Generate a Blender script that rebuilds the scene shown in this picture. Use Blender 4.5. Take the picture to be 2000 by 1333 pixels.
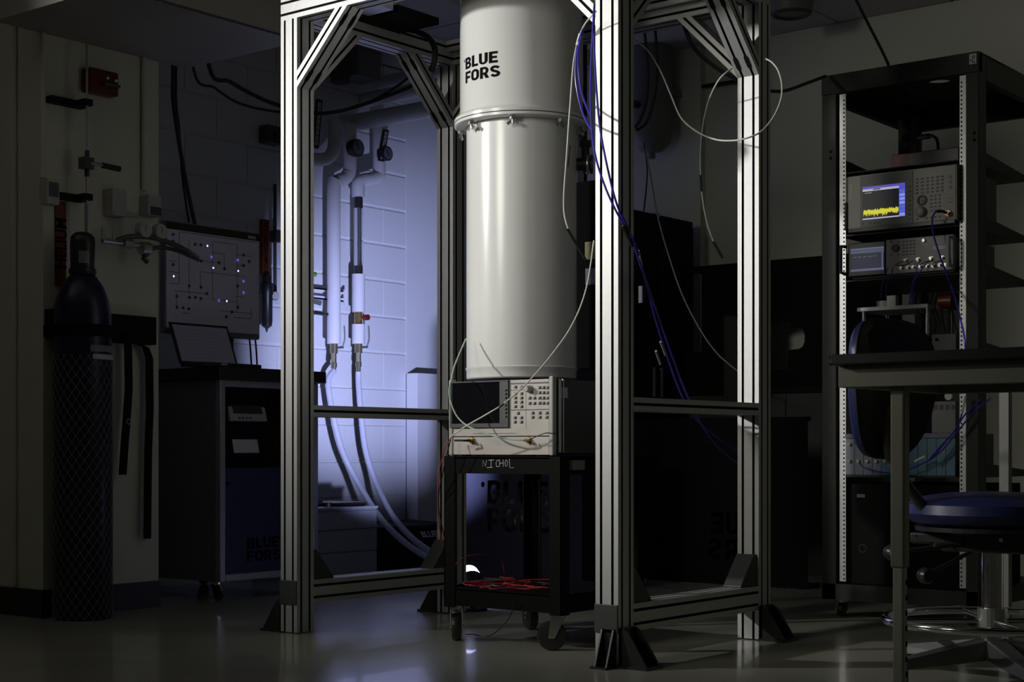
import bpy, bmesh, math, random
from mathutils import Vector, Matrix
random.seed(7)
sc = bpy.context.scene
for o in list(bpy.data.objects): bpy.data.objects.remove(o)
COL = sc.collection
# ------------------------------------------------------------------ camera
PHI = 0.6690262; F = 3020.0; CY = 878.1; CAM = Vector((3.9359, -3.6912, 0.6324))
cd = bpy.data.cameras.new('camera'); cam = bpy.data.objects.new('camera', cd); COL.objects.link(cam)
cam.location = CAM; cam.rotation_euler = (math.pi/2, 0, PHI)
cd.sensor_width = 36; cd.lens = F/2000*36; cd.shift_y = (CY-666.5)/2000; cd.clip_end = 60
sc.camera = cam
# ------------------------------------------------------------------ world, lights, exposure
w = bpy.data.worlds.new('world'); sc.world = w; w.use_nodes = True
bg = w.node_tree.nodes['Background']; bg.inputs[0].default_value = (1.0, 0.98, 0.84, 1); bg.inputs[1].default_value = 0.015
def spot(name, loc, aim, energy, size, blend, radius, color):
    l = bpy.data.lights.new(name, 'SPOT'); l.energy = energy; l.spot_size = math.radians(size); l.spot_blend = blend
    l.shadow_soft_size = radius; l.color = color
    o = bpy.data.objects.new(name, l); COL.objects.link(o); o.location = loc
    o.rotation_euler = (Vector(aim)-Vector(loc)).to_track_quat('-Z', 'Y').to_euler(); return o
KEYP = (-2.31, -3.02, 2.45); FILLP = (0.35, -3.35, 2.2); DL, DR, DB, DS = -.14, .213, -.455, .60   # lamp position; edges of the added beam flags as tangents
spot('key_spotlight', KEYP, (0.75, 0.0, 2.0), 790, 84, .5, 0.10, (1.0, 0.985, 0.96))
spot('fill_spotlight', FILLP, (1.15, .6, 1.30), 150, 52, 1.0, 0.5, (1.0, 0.98, 0.87))
spot('blue_spotlight', (-0.045, 1.04, 0.20), (-2.03, 2.58, 1.27), 450, 43, 1.0, 0.03, (0.50, 0.55, 1.0))
vs = sc.view_settings; vs.view_transform = 'Standard'; vs.look = 'None'; vs.gamma = 1; vs.use_curve_mapping = False; vs.exposure = 0.0
# ------------------------------------------------------------------ measuring helpers (photo pixel -> point on a real plane)
def ray(x, y):
    u = (x-1000)/F; c, s = math.cos(PHI), math.sin(PHI)
    return Vector((c*u-s, s*u+c, (CY-y)/F))
def PX(x, y, X): d = ray(x, y); return CAM+d*((X-CAM.x)/d.x)
def PY(x, y, Y): d = ray(x, y); return CAM+d*((Y-CAM.y)/d.y)
def PZ(x, y, Z): d = ray(x, y); return CAM+d*((Z-CAM.z)/d.z)
def AT(x, y, t): return CAM+ray(x, y)*t
# ------------------------------------------------------------------ materials
MATS = {}
def mat(name, col, rough=.5, metal=0, noise=0.06, scale=25, bump=0, emit=None, es=0, spec=.5, coat=0, trans=0, alpha=1):
    if name in MATS: return MATS[name]
    m = bpy.data.materials.new(name); m.use_nodes = True; nt = m.node_tree; b = nt.nodes['Principled BSDF']
    b.inputs['Metallic'].default_value = metal; b.inputs['Roughness'].default_value = rough
    b.inputs['Specular IOR Level'].default_value = spec; b.inputs['Coat Weight'].default_value = coat
    b.inputs['Transmission Weight'].default_value = trans; b.inputs['Alpha'].default_value = alpha
    c4 = (*col, 1); b.inputs['Base Color'].default_value = c4
    if noise > 0:
        tc = nt.nodes.new('ShaderNodeTexCoord'); n = nt.nodes.new('ShaderNodeTexNoise'); n.inputs['Scale'].default_value = scale; n.inputs['Detail'].default_value = 4
        nt.links.new(tc.outputs['Object'], n.inputs['Vector'])
        r = nt.nodes.new('ShaderNodeValToRGB')
        r.color_ramp.elements[0].position = .3; r.color_ramp.elements[1].position = .7
        r.color_ramp.elements[0].color = (*[max(0, c*(1-noise)) for c in col], 1); r.color_ramp.elements[1].color = (*[min(1, c*(1+noise)) for c in col], 1)
        nt.links.new(n.outputs['Fac'], r.inputs['Fac']); nt.links.new(r.outputs['Color'], b.inputs['Base Color'])
        if bump > 0:
            bp = nt.nodes.new('ShaderNodeBump'); bp.inputs['Strength'].default_value = bump; bp.inputs['Distance'].default_value = .004
            nt.links.new(n.outputs['Fac'], bp.inputs['Height']); nt.links.new(bp.outputs['Normal'], b.inputs['Normal'])
    if emit: b.inputs['Emission Color'].default_value = (*emit, 1); b.inputs['Emission Strength'].default_value = es
    MATS[name] = m; return m
ALU = mat('anodised_aluminium', (.58, .58, .57), .5, .45, .03, 60)
ALUD = mat('slot_shadow_plastic', (.05, .05, .05), .7)
WHT = mat('white_enamel', (.82, .82, .80), .21, 0, .015, 8)
BLK = mat('black_paint', (.012, .012, .012), .6, spec=.15)
BLKM = mat('black_matte', (.010, .010, .010), .8, spec=.1)
BLKP = mat('black_plastic', (.022, .022, .023), .35)
DGREY = mat('dark_grey_plastic', (.06, .06, .062), .5)
GREY = mat('grey_paint', (.20, .20, .20), .5)
LGREY = mat('light_grey_paint', (.48, .48, .47), .5)
WALLP = mat('wall_paint', (.68, .68, .57), .6, 0, .03, 6, .1)
BLOCK = mat('painted_block', (.62, .63, .64), .5, 0, .02, 40, .12)
MORT = mat('painted_mortar', (.60, .61, .62), .6, 0, .05, 60, .2)
CEILM = mat('ceiling_tile', (.50, .48, .45), .85, 0, .08, 80, .2)
GRID = mat('ceiling_grid', (.20, .19, .18), .6)
FLOORM = mat('polished_floor', (.44, .44, .36), .2, 0, .08, 3, .02, coat=.25)
BASEB = mat('rubber_base', (.02, .02, .02), .5)
PIPEW = mat('white_pipe_jacket', (.66, .66, .68), .35, 0, .03, 10)
CHROME = mat('chrome', (.75, .75, .75), .12, 1, 0)
STEEL = mat('brushed_steel', (.55, .55, .54), .32, .9, .06, 90)
ZINC = mat('zinc_plate', (.78, .78, .77), .4, .35, .05, 80)
BRASS = mat('brass', (.55, .38, .16), .3, .9, .1, 80)
BEIGE = mat('instrument_beige', (.52, .48, .44), .5, 0, .03, 30)
BEIGEG = mat('instrument_grey_green', (.42, .42, .38), .5)
KEY = mat('grey_key', (.36, .34, .31), .5)
DKEY = mat('dark_key', (.10, .10, .10), .5)
TAN = mat('tan_enamel', (.26, .26, .20), .45, 0, .04, 12)
ORANGE = mat('orange_sticker', (.17, .04, .007), .6)
INK = mat('black_ink', (.006, .006, .006), .8, 0, 0, spec=.05)
CHALK = mat('chalk_marker', (.60, .60, .60), .8, 0, 0)
RED = mat('red_paint', (.12, .008, .008), .4)
REDC = mat('red_cable', (.42, .03, .03), .45, 0, 0)
BLUEC = mat('blue_cable', (.05, .035, .42), .35, 0, 0)
WHITEC = mat('white_cable', (.72, .72, .64), .4, 0, 0)
GREENC = mat('pale_green_cable', (.55, .70, .58), .4, 0, 0)
BLKC = mat('black_cable', (.01, .01, .01), .45, 0, 0)
GREYC = mat('grey_cable', (.30, .30, .28), .45, 0, 0)
HOSE = mat('milky_hose', (.50, .52, .62), .3, 0, .05, 30)
BVINYL = mat('blue_vinyl', (.018, .025, .10), .38, 0, .1, 40, .1)
BPAINT = mat('blue_cylinder_paint', (.006, .006, .040), .35, 0, .08, 12)
NETM = mat('plastic_net', (.22, .22, .20), .6)
PAPER = mat('paper', (.68, .68, .66), .7)
POSTY = mat('yellow_note', (.60, .58, .30), .7)
GLASSD = mat('dark_glass', (.006, .006, .008), .06, 0, 0, spec=.6)
NAVY = mat('navy_panel', (.03, .035, .10), .3, 0, .05, 20)
TEAL = mat('teal_module', (.10, .22, .30), .45)
LEDB = mat('blue_led', (.1, .1, .3), .4, 0, 0, emit=(.35, .30, 1), es=3.0)
LEDR = mat('blue_led_ring', (.05, .05, .3), .4, 0, 0, emit=(.20, .15, 1), es=.8)
LEDG = mat('yellow_green_led', (.2, .3, 0), .4, 0, 0, emit=(.7, .9, .05), es=1.2)
CLEAR = mat('clear_plastic', (.9, .92, .95), .08, 0, 0, trans=1, spec=.5)
PANELG = mat('schematic_panel', (.58, .58, .66), .45, 0, .03, 20, emit=(.7, .7, 1), es=.009)
# ------------------------------------------------------------------ mesh builder
WL = {}
def wl(o): return WL.get(o.name, Vector((0, 0, 0))) if o else Vector((0, 0, 0))
class MB:
    def __init__(s, M=None): s.v = []; s.f = []; s.M = M
    def add(s, vs, fs):
        n = len(s.v)
        for p in vs:
            p = Vector(p); s.v.append(s.M @ p if s.M else p)
        s.f += [tuple(i+n for i in f) for f in fs]; return s
    def box(s, x0, x1, y0, y1, z0, z1):
        if x0 > x1: x0, x1 = x1, x0
        if y0 > y1: y0, y1 = y1, y0
        if z0 > z1: z0, z1 = z1, z0
        return s.add([(x0, y0, z0), (x1, y0, z0), (x1, y1, z0), (x0, y1, z0), (x0, y0, z1), (x1, y0, z1), (x1, y1, z1), (x0, y1, z1)],
                     [(0, 3, 2, 1), (4, 5, 6, 7), (0, 1, 5, 4), (1, 2, 6, 5), (2, 3, 7, 6), (3, 0, 4, 7)])
    def cbox(s, c, sx, sy, sz): return s.box(c[0]-sx/2, c[0]+sx/2, c[1]-sy/2, c[1]+sy/2, c[2]-sz/2, c[2]+sz/2)
    def prism(s, poly, w0, w1, fn):
        n = len(poly); vs = [fn(u, v, w0) for u, v in poly]+[fn(u, v, w1) for u, v in poly]
        fs = [tuple(range(n))[::-1], tuple(range(n, 2*n))]+[(i, (i+1) % n, n+(i+1) % n, n+i) for i in range(n)]
        return s.add(vs, fs)
    def cyl(s, p0, p1, r0, r1=None, n=16):
        p0, p1 = Vector(p0), Vector(p1); r1 = r0 if r1 is None else r1
        d = (p1-p0).normalized(); a = d.orthogonal().normalized(); b = d.cross(a); vs = []
        for p, r in ((p0, r0), (p1, r1)):
            for i in range(n):
                t = 2*math.pi*i/n; vs.append(p+(a*math.cos(t)+b*math.sin(t))*r)
        fs = [tuple(range(n))[::-1], tuple(range(n, 2*n))]+[(i, (i+1) % n, n+(i+1) % n, n+i) for i in range(n)]
        return s.add(vs, fs)
    def lathe(s, prof, c, n=48, caps=True, a0=0, axis=None):
        k = len(prof); vs = []; c = Vector(c)
        Q = Vector((0, 0, 1)).rotation_difference(Vector(axis)).to_matrix() if axis else None
        for i in range(n):
            t = 2*math.pi*i/n
            for r, z in prof:
                p = Vector((r*math.cos(t), r*math.sin(t), z)); vs.append(c+(Q @ p if Q else p))
        fs = []
        for i in range(n):
            j = (i+1) % n
            for q in range(k-1): fs.append((i*k+q, j*k+q, j*k+q+1, i*k+q+1))
        if caps:
            fs.append(tuple(i*k for i in range(n))[::-1]); fs.append(tuple(i*k+k-1 for i in range(n)))
        return s.add(vs, fs)
    def tube(s, pts, r, n=8, sub=6):
        P = [Vector(p) for p in pts]
        if sub > 1 and len(P) > 2:
            Q = []
            for i in range(len(P)-1):
                a, b, c, d = P[max(i-1, 0)], P[i], P[i+1], P[min(i+2, len(P)-1)]
                for k in range(sub):
                    t = k/sub; Q.append(.5*((2*b)+(c-a)*t+(2*a-5*b+4*c-d)*t*t+(3*b-a-3*c+d)*t**3))
            P = Q+[P[-1]]
        vs = []; a = None
        for i, p in enumerate(P):
            d = (P[min(i+1, len(P)-1)]-P[max(i-1, 0)])
            d = d.normalized() if d.length > 1e-9 else Vector((0, 0, 1))
            if a is None: a = d.orthogonal().normalized()
            else:
                a = a-d*a.dot(d); a = a.normalized() if a.length > 1e-6 else d.orthogonal().normalized()
            b = d.cross(a)
            for k in range(n):
                t = 2*math.pi*k/n; vs.append(p+(a*math.cos(t)+b*math.sin(t))*r)
        m = len(P); fs = [tuple(range(n))[::-1], tuple(range((m-1)*n, m*n))]
        for i in range(m-1):
            for k in range(n): fs.append((i*n+k, i*n+(k+1) % n, (i+1)*n+(k+1) % n, (i+1)*n+k))
        return s.add(vs, fs)
    def torus(s, c, R, r, n=48, m=10, axis=(0, 0, 1)):
        Q = Vector((0, 0, 1)).rotation_difference(Vector(axis)).to_matrix(); c = Vector(c); vs = []; fs = []
        for i in range(n):
            t = 2*math.pi*i/n
            for k in range(m):
                u = 2*math.pi*k/m; vs.append(c+Q @ Vector(((R+r*math.cos(u))*math.cos(t), (R+r*math.cos(u))*math.sin(t), r*math.sin(u))))
        for i in range(n):
            for k in range(m): fs.append((i*m+k, ((i+1) % n)*m+k, ((i+1) % n)*m+(k+1) % m, i*m+(k+1) % m))
        return s.add(vs, fs)
    def mesh(s, name, off=Vector((0, 0, 0)), smooth=False):
        me = bpy.data.meshes.new(name); me.from_pydata([tuple(p-off) for p in s.v], [], s.f); me.update()
        bm = bmesh.new(); bm.from_mesh(me); bmesh.ops.recalc_face_normals(bm, faces=bm.faces); bm.to_mesh(me); bm.free()
        if smooth:
            me.polygons.foreach_set('use_smooth', [True]*len(me.polygons)); me.set_sharp_from_angle(angle=math.radians(40))
        return me
    def build(s, name, m, parent=None, smooth=False, bevel=0, kind=None):
        off = wl(parent)
        if parent is None:
            xs = [p.x for p in s.v]; ys = [p.y for p in s.v]; off = Vector(((min(xs)+max(xs))/2, (min(ys)+max(ys))/2, min(p.z for p in s.v)))
        return link(name, s.mesh(name, off, smooth), m, parent, off if parent is None else None, bevel, kind)
def link(name, me, m, parent=None, loc=None, bevel=0, kind=None):
    o = bpy.data.objects.new(name, me); COL.objects.link(o)
    if m and not me.materials: me.materials.append(m)
    o.parent = parent
    if parent is None:
        o.location = loc or (0, 0, 0); WL[o.name] = Vector(o.location)
    else:
        WL[o.name] = wl(parent).copy()
        if loc is not None: o.location = Vector(loc)-wl(parent); WL[o.name] = Vector(loc)
    if bevel:
        b = o.modifiers.new('bevel', 'BEVEL'); b.width = bevel; b.segments = 2; b.limit_method = 'ANGLE'
    if kind: o['kind'] = kind
    return o
def root(name, loc, label, cat, group=None):
    o = bpy.data.objects.new(name, None); COL.objects.link(o); o.location = loc; o.empty_display_size = .05
    WL[o.name] = Vector(loc); return tag(o, label, cat, group)
def tag(o, label, cat, group=None):
    o['label'] = label; o['category'] = cat
    if group: o['group'] = group
    return o
def struct(o): o['kind'] = 'structure'; return o
def part(o, label): o['label'] = label; return o
def stamps(name, me, m, parent, pts):
    for p in pts: link(name, me, m, parent, p)
def eval_mesh(ob, name):
    COL.objects.link(ob); dg = bpy.context.evaluated_depsgraph_get(); dg.update()
    me = bpy.data.meshes.new_from_object(ob.evaluated_get(dg)); me.name = name
    bpy.data.objects.remove(ob); return me
def mapped(me, fn):
    for v in me.vertices: v.co = fn(v.co.x, v.co.y, v.co.z)
    me.materials.clear(); me.update(); return me
def text_mesh(txt, size=1.0, ext=.0, off=.0, align='LEFT'):
    c = bpy.data.curves.new('t', 'FONT'); c.body = txt; c.size = size; c.extrude = ext; c.offset = off; c.align_x = align; c.resolution_u = 3
    return eval_mesh(bpy.data.objects.new('t', c), 'lettering')
# heavy rounded block capitals as outlines (height 1)
def arc(cx, cy, rx, ry, a0, a1, n=8):
    return [(cx+rx*math.cos(math.radians(a0+(a1-a0)*i/n)), cy+ry*math.sin(math.radians(a0+(a1-a0)*i/n))) for i in range(n+1)]
T = .21
def G_L(): return [[(0, 0), (.58, 0), (.58, T), (T+.02, T), (T+.02, 1), (0, 1)]], .58
def G_E(): return [[(0, 0), (.62, 0), (.62, T), (T+.02, T), (T+.02, .4), (.56, .4), (.56, .6), (T+.02, .6), (T+.02, 1-T), (.62, 1-T), (.62, 1), (0, 1)]], .62
def G_F(): return [[(0, 0), (T+.02, 0), (T+.02, .36), (.56, .36), (.56, .57), (T+.02, .57), (T+.02, 1-T), (.62, 1-T), (.62, 1), (0, 1)]], .62
def G_U(): return [[(0, 1)]+arc(.35, .33, .35, .33, 180, 360)+[(.7, 1), (.7-T-.02, 1)]+arc(.35, .33, .35-T-.02, .33-T+.04, 0, -180)+[(T+.02, 1)]], .7
def G_O(): return [arc(.37, .68, .37, .32, 0, 180)+arc(.37, .32, .37, .32, 180, 360), arc(.37, .64, .145, .16, 0, 180)+arc(.37, .36, .145, .16, 180, 360)], .74
def G_B(): return [[(0, 0)]+arc(.42, .28, .27, .28, -90, 75)+arc(.40, .74, .25, .26, -60, 90)+[(0, 1)],
                   [(T+.02, .19)]+arc(.40, .295, .075, .105, -90, 90)+[(T+.02, .40)], [(T+.02, .6)]+arc(.38, .7, .07, .1, -90, 90)+[(T+.02, .8)]], .69
def G_R(): return [[(0, 0), (T+.02, 0), (T+.02, .32), (.32, .32), (.46, 0), (.72, 0), (.54, .38)]+arc(.38, .67, .29, .33, -50, 90)+[(0, 1)],
                   [(T+.02, .51)]+arc(.37, .66, .09, .15, -90, 90)+[(T+.02, .81)]], .70
def G_S():
    P = arc(.35, .72, .245, .175, 15, 180, 6)+[(.11, .68), (.2, .56), (.35, .5), (.5, .44)]+[(.59, .32)]+arc(.35, .28, .245, .175, 0, -165, 6)
    L = []; R = []
    for i, p in enumerate(P):
        a, b = Vector(P[max(i-1, 0)]), Vector(P[min(i+1, len(P)-1)]); d = (b-a).normalized(); n = Vector((-d.y, d.x))*.105
        L.append((p[0]+n.x, p[1]+n.y)); R.append((p[0]-n.x, p[1]-n.y))
    return [L+R[::-1]], .7
GL = dict(L=G_L, E=G_E, F=G_F, U=G_U, O=G_O, B=G_B, R=G_R, S=G_S)
def logo_outlines(lines=('BLUE', 'FORS'), gap=.10, lead=1.28):
    out = []
    for k, ln in enumerate(lines):
        x = 0
        for ch in ln:
            polys, wd = GL[ch]()
            out += [[(px+x, py-k*lead) for px, py in pl] for pl in polys]; x += wd+gap
    return out   # x 0..3, y from 1 down to -lead
def outline_mesh(polys, ext):
    c = bpy.data.curves.new('t', 'CURVE'); c.dimensions = '2D'; c.fill_mode = 'BOTH'; c.extrude = ext
    for pl in polys:
        sp = c.splines.new('POLY'); sp.points.add(len(pl)-1)
        for i, (x, y) in enumerate(pl): sp.points[i].co = (x, y, 0, 1)
        sp.use_cyclic_u = True
    return eval_mesh(bpy.data.objects.new('t', c), 'lettering')
def cable(name, pts, r, m, label, cat='cable', group=None, n=8, parent=None):
    b = MB(); b.tube(pts, r, n); o = b.build(name, m, parent, smooth=True)
    if parent is None: tag(o, label, cat, group)
    return o
# ================================================================== the room
W0 = -1.03; W1 = -2.03; W2 = 3.5; CEIL = 2.8
b = MB(); b.box(-4, 6, -6, 3.6, -.05, 0); struct(b.build('floor', FLOORM))
b = MB(); b.box(-4, 6, -4.5, 3.6, CEIL+.012, CEIL+.08); ceil = struct(b.build('ceiling', GRID))
tm = MB().box(-.294, .294, -.294, .294, 0, .014).mesh('tile')
stamps('tile', tm, CEILM, ceil, [(-1.73+.6*i, 3.2-.6*j, CEIL) for i in range(9) for j in range(9)])
b = MB(); b.box(-3.6, W0, -.24, .30, 0, CEIL); struct(b.build('wall_left', WALLP))
b = MB(); b.box(W1-.2, W1-.006, .30, W2, 0, CEIL); wbl = struct(b.build('wall_back_left', MORT))
# concrete blocks, each proud of its joint
bw, bh, ch = .4035, .1965, .006
def block_mesh(y0, y1):
    m = MB(); q = [(y0, -bh/2), (y1, -bh/2), (y1, bh/2), (y0, bh/2)]
    a = [(-.008, y, z) for y, z in q]; c = [(-.001, y, z) for y, z in q]
    d = [(.006, y+(.002 if y == y0 else -.002), z+(ch if z < 0 else -ch)) for y, z in q]
    fs = [(8, 9, 10, 11)]
    for i in range(4):
        j = (i+1) % 4; fs += [(i, j, 4+j, 4+i), (4+i, 4+j, 8+j, 8+i)]
    return m.add(a+c+d, fs).mesh('block')
full = block_mesh(-bw/2, bw/2)
zj = PX(790, 553.4, W1).z; yj = PX(749, 590, W1).y; yend = PX(793, 590, W1).y
for r in range(-8, 8):
    zc = zj+(r-.5)*.2032
    if zc+bh/2 > CEIL or zc-bh/2 < 0: continue
    ph = yj if r % 2 == 0 else yj+.2032
    for k in range(-7, 3):
        yc = ph+(k+.5)*.4064; a, c = max(yc-bw/2, .31), min(yc+bw/2, yend-.002)
        if c-a < .03: continue
        if c-a > bw-.001: link('block', full, BLOCK, wbl, (W1-.006, yc, zc))
        else: link('block', block_mesh(a-yc, c-yc), BLOCK, wbl, (W1-.006, yc, zc))
b = MB(); b.box(W1-.006, W1+.004, yend, W2, 0, CEIL); b.build('smooth_panel', mat('smooth_wall', (.64, .65, .66), .5, 0, .02, 5), wbl)
b = MB(); b.box(W1-.2, 6, W2, W2+.1, 0, CEIL); struct(b.build('wall_back', WALLP))
b = MB(); b.box(W0, W0+.006, -.246, .30, 0, .105); b.box(W0, W0+.012, -.252, .30, 0, .012); struct(b.build('baseboard_left', BASEB))
b = MB(); b.box(-3.6, W0+.006, -.246, -.24, 0, .105); b.box(-3.6, W0+.012, -.252, -.24, 0, .012); struct(b.build('baseboard_front', BASEB))
b = MB(); b.box(-1.62, -1.19, -.262, -.24, .105, CEIL); struct(b.build('trim_1', WALLP, bevel=.01))
b = MB(); b.box(-.85, -.42, W2-.05, W2, 0, CEIL); struct(b.build('trim_2', WALLP))
b = MB(); b.box(W1, W1+.089, PX(793, 730, W1).y, W2, 0, PX(793, 730, W1).z); struct(b.build('trim_4', mat('white_ledge', (.64, .65, .66), .5, 0, .02, 5)))
# low soffit over the gas bottle
sof = struct(MB().box(W0-.0, -.35, -.45, .44, 2.19, CEIL-.01).build('trim_3', mat('soffit_paint', (.36,.34,.31), .6, 0, .04, 6, .1)))
for x, y in ((313, 2), (455, 41)):
    p = PX(x, y, -.349); MB().box(p.x-.004, p.x+.004, p.y-.008, p.y+.008, p.z-.004, p.z+.004).build('glint_speck', CHROME, sof)  # tiny chrome boxes standing in for two glints along the soffit edge
MB().box(-.352, -.344, -.45, .44, 2.186, 2.193).build('edge_bead', DGREY, sof)
# ================================================================== aluminium frame
FW, FD, FH = 1.408, .900, 2.11; p8 = .08
def profile(wu, wv):
    def side(L):
        out = []
        for k in range(int(round(L/.04))):
            c = .02+.04*k-L/2; out += [(c-.0044, 0), (c-.0044, .005), (c+.0044, .005), (c+.0044, 0)]
        return out
    hu, hv = wu/2, wv/2; P = [(-hu, -hv)]+[(a, -hv+d) for a, d in side(wu)]+[(hu, -hv)]+[(hu-d, a) for a, d in side(wv)]+[(hu, hv)]
    P += [(-a, hv-d) for a, d in side(wu)]+[(-hu, hv)]+[(-hu+d, -a) for a, d in side(wv)]
    return P
def slots(o, P):   # black cover strips lining the grooves
    me = o.data; me.materials.append(BLKM); hu, hv = max(p[0] for p in P), max(p[1] for p in P); n = len(P)
    ins = lambda p: abs(abs(p[0])-hu) > .001 and abs(abs(p[1])-hv) > .001
    for k in range(n):
        if ins(P[k]) or ins(P[(k+1) % n]): me.polygons[2+k].material_index = 1
def bar(name, c0, c1, U, wu, wv, parent, m=ALU):
    c0, c1 = Vector(c0), Vector(c1); d = (c1-c0); L = d.length; d.normalize(); U = Vector(U); V = d.cross(U)
    P = profile(wu, wv); o = MB().prism(P, 0, L, lambda u, v, w_: c0+U*u+V*v+d*w_).build(name, m, parent); slots(o, P); return o
fr = root('aluminium_frame', (FW/2, FD/2, 0), 'tall open frame of slotted aluminium profiles around the white tank', 'frame')
PC = {'A': (.04, .04), 'B': (FW-.04, .04), 'C': (FW-.04, FD-.04), 'D': (.04, FD-.04)}
for k, (x, y) in PC.items(): bar('post', (x, y, .004), (x, y, FH), (1, 0, 0), .08, .08, fr)
bar('top_beam', (0, .04, FH+.04), (FW, .04, FH+.04), (0, 1, 0), .08, .08, fr)
bar('top_beam', (0, FD-.04, FH+.04), (FW, FD-.04, FH+.04), (0, 1, 0), .08, .08, fr)
for x in (.04, FW-.04):
    bar('top_beam', (x, .08, FH+.04), (x, FD-.08, FH+.04), (1, 0, 0), .08, .08, fr)
    bar('base_beam', (x, .08, .14), (x, FD-.08, .14), (1, 0, 0), .08, .08, fr)
    bar('cross_bar', (x, .08, .765), (x, FD-.08, .765), (1, 0, 0), .08, .04, fr)
    # short stubs of the base beam ends with their caps on the front post face
    MB().box(x-.041, x+.041, -.006, .0, .099, .182).build('end_cap', DGREY, fr, bevel=.002)
    for yy, s in ((.08, 1), (FD-.08, -1)):
        MB().prism([(0, 0), (.105*s, 0), (.105*s, .006), (.02*s, .105), (0, .105)], x-.033, x+.033, lambda u, v, w_: (w_, yy+u, .18+v)).build('corner_gusset', DGREY, fr, bevel=.002)
a_, c_ = .18, .242; q2 = .0283/2*0
def brace(px, py, dx, dy):
    # 45 degree strut, 40 mm in its own plane and 80 mm across
    o = Vector((px+dx*.04, py+dy*.04, 0)); D_ = Vector((dx, dy, 0)); r2 = math.sqrt(.5)
    n_ = Vector((-dy, dx, 0))
    e0, e1 = .211, .211
    P0 = o+Vector((0, 0, FH-e0)); P1 = o+D_*e0+Vector((0, 0, FH)); d = (P1-P0).normalized(); V = d.cross(n_)
    poly = profile(.08, .04); L = (P1-P0).length
    # mitre both ends flush to post and beam: shift each outline point along d
    b = MB(); n = len(poly); vs0 = []; vs1 = []
    for u, v in poly:
        q = n_*u+V*v; t0 = -(P0+q-o).dot(D_)/d.dot(D_); t1 = (FH-(P0+q).z)/d.z
        vs0.append(P0+q+d*t0); vs1.append(P0+q+d*t1)
    fs = [tuple(range(n))[::-1], tuple(range(n, 2*n))]+[(i, (i+1) % n, n+(i+1) % n, n+i) for i in range(n)]
    br = b.add(vs0+vs1, fs).build('brace', ALU, fr); slots(br, poly)
    for e in (.11, .89):   # the long dark screw pockets near each end
        for u in (-.02, .02):
            c = P0+d*(L*e)+n_*u-V*.0203*(1 if V.z > 0 else -1)
            MB().prism([(-.028, -.004), (-.016, -.0085), (.016, -.0085), (.028, -.004), (.028, .004), (.016, .0085), (-.016, .0085), (-.028, .004)], -.0006, .0006, lambda a, b2, w_: c+d*a+n_*b2+V*w_).build('screw_pocket', BLKM, br)
for k, (x, y) in PC.items():
    brace(x, y, 1 if k in 'AD' else -1, 0); brace(x, y, 0, 1 if k in 'AB' else -1)
def foot(x, y, sx):
    b = MB(); x0 = x+sx*.04
    fm = lambda u, v, w_: (x0+sx*u, w_, v)
    b.prism([(0, 0), (.095, 0), (.095, .008), (.03, .105), (.012, .115), (0, .115)], y-.036, y-.030, fm)
    b.prism([(0, 0), (.095, 0), (.095, .008), (.03, .105), (.012, .115), (0, .115)], y+.030, y+.036, fm)
    b.box(min(x0, x0+sx*.1), max(x0, x0+sx*.1), y-.045, y+.045, 0, .008); b.box(min(x0, x0+sx*.01), max(x0, x0+sx*.01), y-.036, y+.036, 0, .115)
    b.build('foot', BLKP, fr)
for k, (x, y) in PC.items(): foot(x, y, -1 if k in 'AD' else 1)
b = MB(); x = FW-.04   # the forward foot bracket on the front right post
for s in (-1, 1): b.prism([(0, 0), (-.05, 0), (-.012, .11), (0, .115)], x+.01+s*.02-.003, x+.01+s*.02+.003, lambda u, v, w_: (w_, u-.0, v))
b.box(x-.018, x+.04, -.06, 0, 0, .006); b.box(x-.012, x+.034, -.006, 0, 0, .11); b.build('foot', BLKP, fr)
# cross plates and cable carrier under the top beams
b = MB(); b.box(.40, 1.02, .12, .78, FH+.09, FH+.10); b.build('top_plate', STEEL, fr)
for y in (.10, .80): bar('plate_rail', (.08, y, FH+.06), (FW-.08, y, FH+.06), (0, 1, 0), .04, .04, fr)
# ================================================================== white cryostat
cx, cyy = .703, .45; Zc = 5.25; RL = .187; RU = .209; RF = .228; zf = 1.735
cr = root('cryostat', (cx, cyy, .87), 'tall white enamelled vacuum tank with black lettering hanging in the frame', 'cryostat')
zb = .868
MB().lathe([(RL-.03, zb), (RL-.004, zb), (RL, zb+.004), (RL, zb+.03), (RL+.003, zb+.034), (RL+.003, zb+.038), (RL, zb+.041), (RL, zf-.012)], (cx, cyy, 0), 96).build('lower_can', WHT, cr, smooth=True)
MB().lathe([(RL-.02, zf-.013), (RF-.006, zf-.013), (RF, zf-.010), (RF, zf-.001), (RF-.002, zf+.0005)], (cx, cyy, 0), 96).build('lower_flange', WHT, cr, smooth=True)
MB().lathe([(RF-.002, zf+.001), (RF, zf+.002), (RF, zf+.012), (RF-.004, zf+.016), (RU+.006, zf+.020), (RU, zf+.028), (RU, 2.32)], (cx, cyy, 0), 96).build('upper_can', WHT, cr, smooth=True)
MB().torus((cx, cyy, zf+.0), RF-.0005, .0012, 96, 6).build('gasket', BLKM, cr, smooth=True)
for k in range(8):
    a = math.atan2(CAM.y-cyy, CAM.x-cx)+math.radians(-8+45*k); c, s = math.cos(a), math.sin(a); px, py = cx+(RL+.022)*c, cyy+(RL+.022)*s
    b = MB(); b.cyl((px, py, zf-.040), (px, py, zf-.013), .0055, n=8); b.cyl((px, py, zf-.024), (px, py, zf-.014), .010, n=6)
    t = Vector((-s, c, 0))
    for q in (-1, 1): b.cyl(Vector((px, py, zf-.026)), Vector((px, py, zf-.040))+t*q*.018, .0045, .006, n=6)
    b.build('wing_nut', STEEL, cr, smooth=True)
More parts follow.
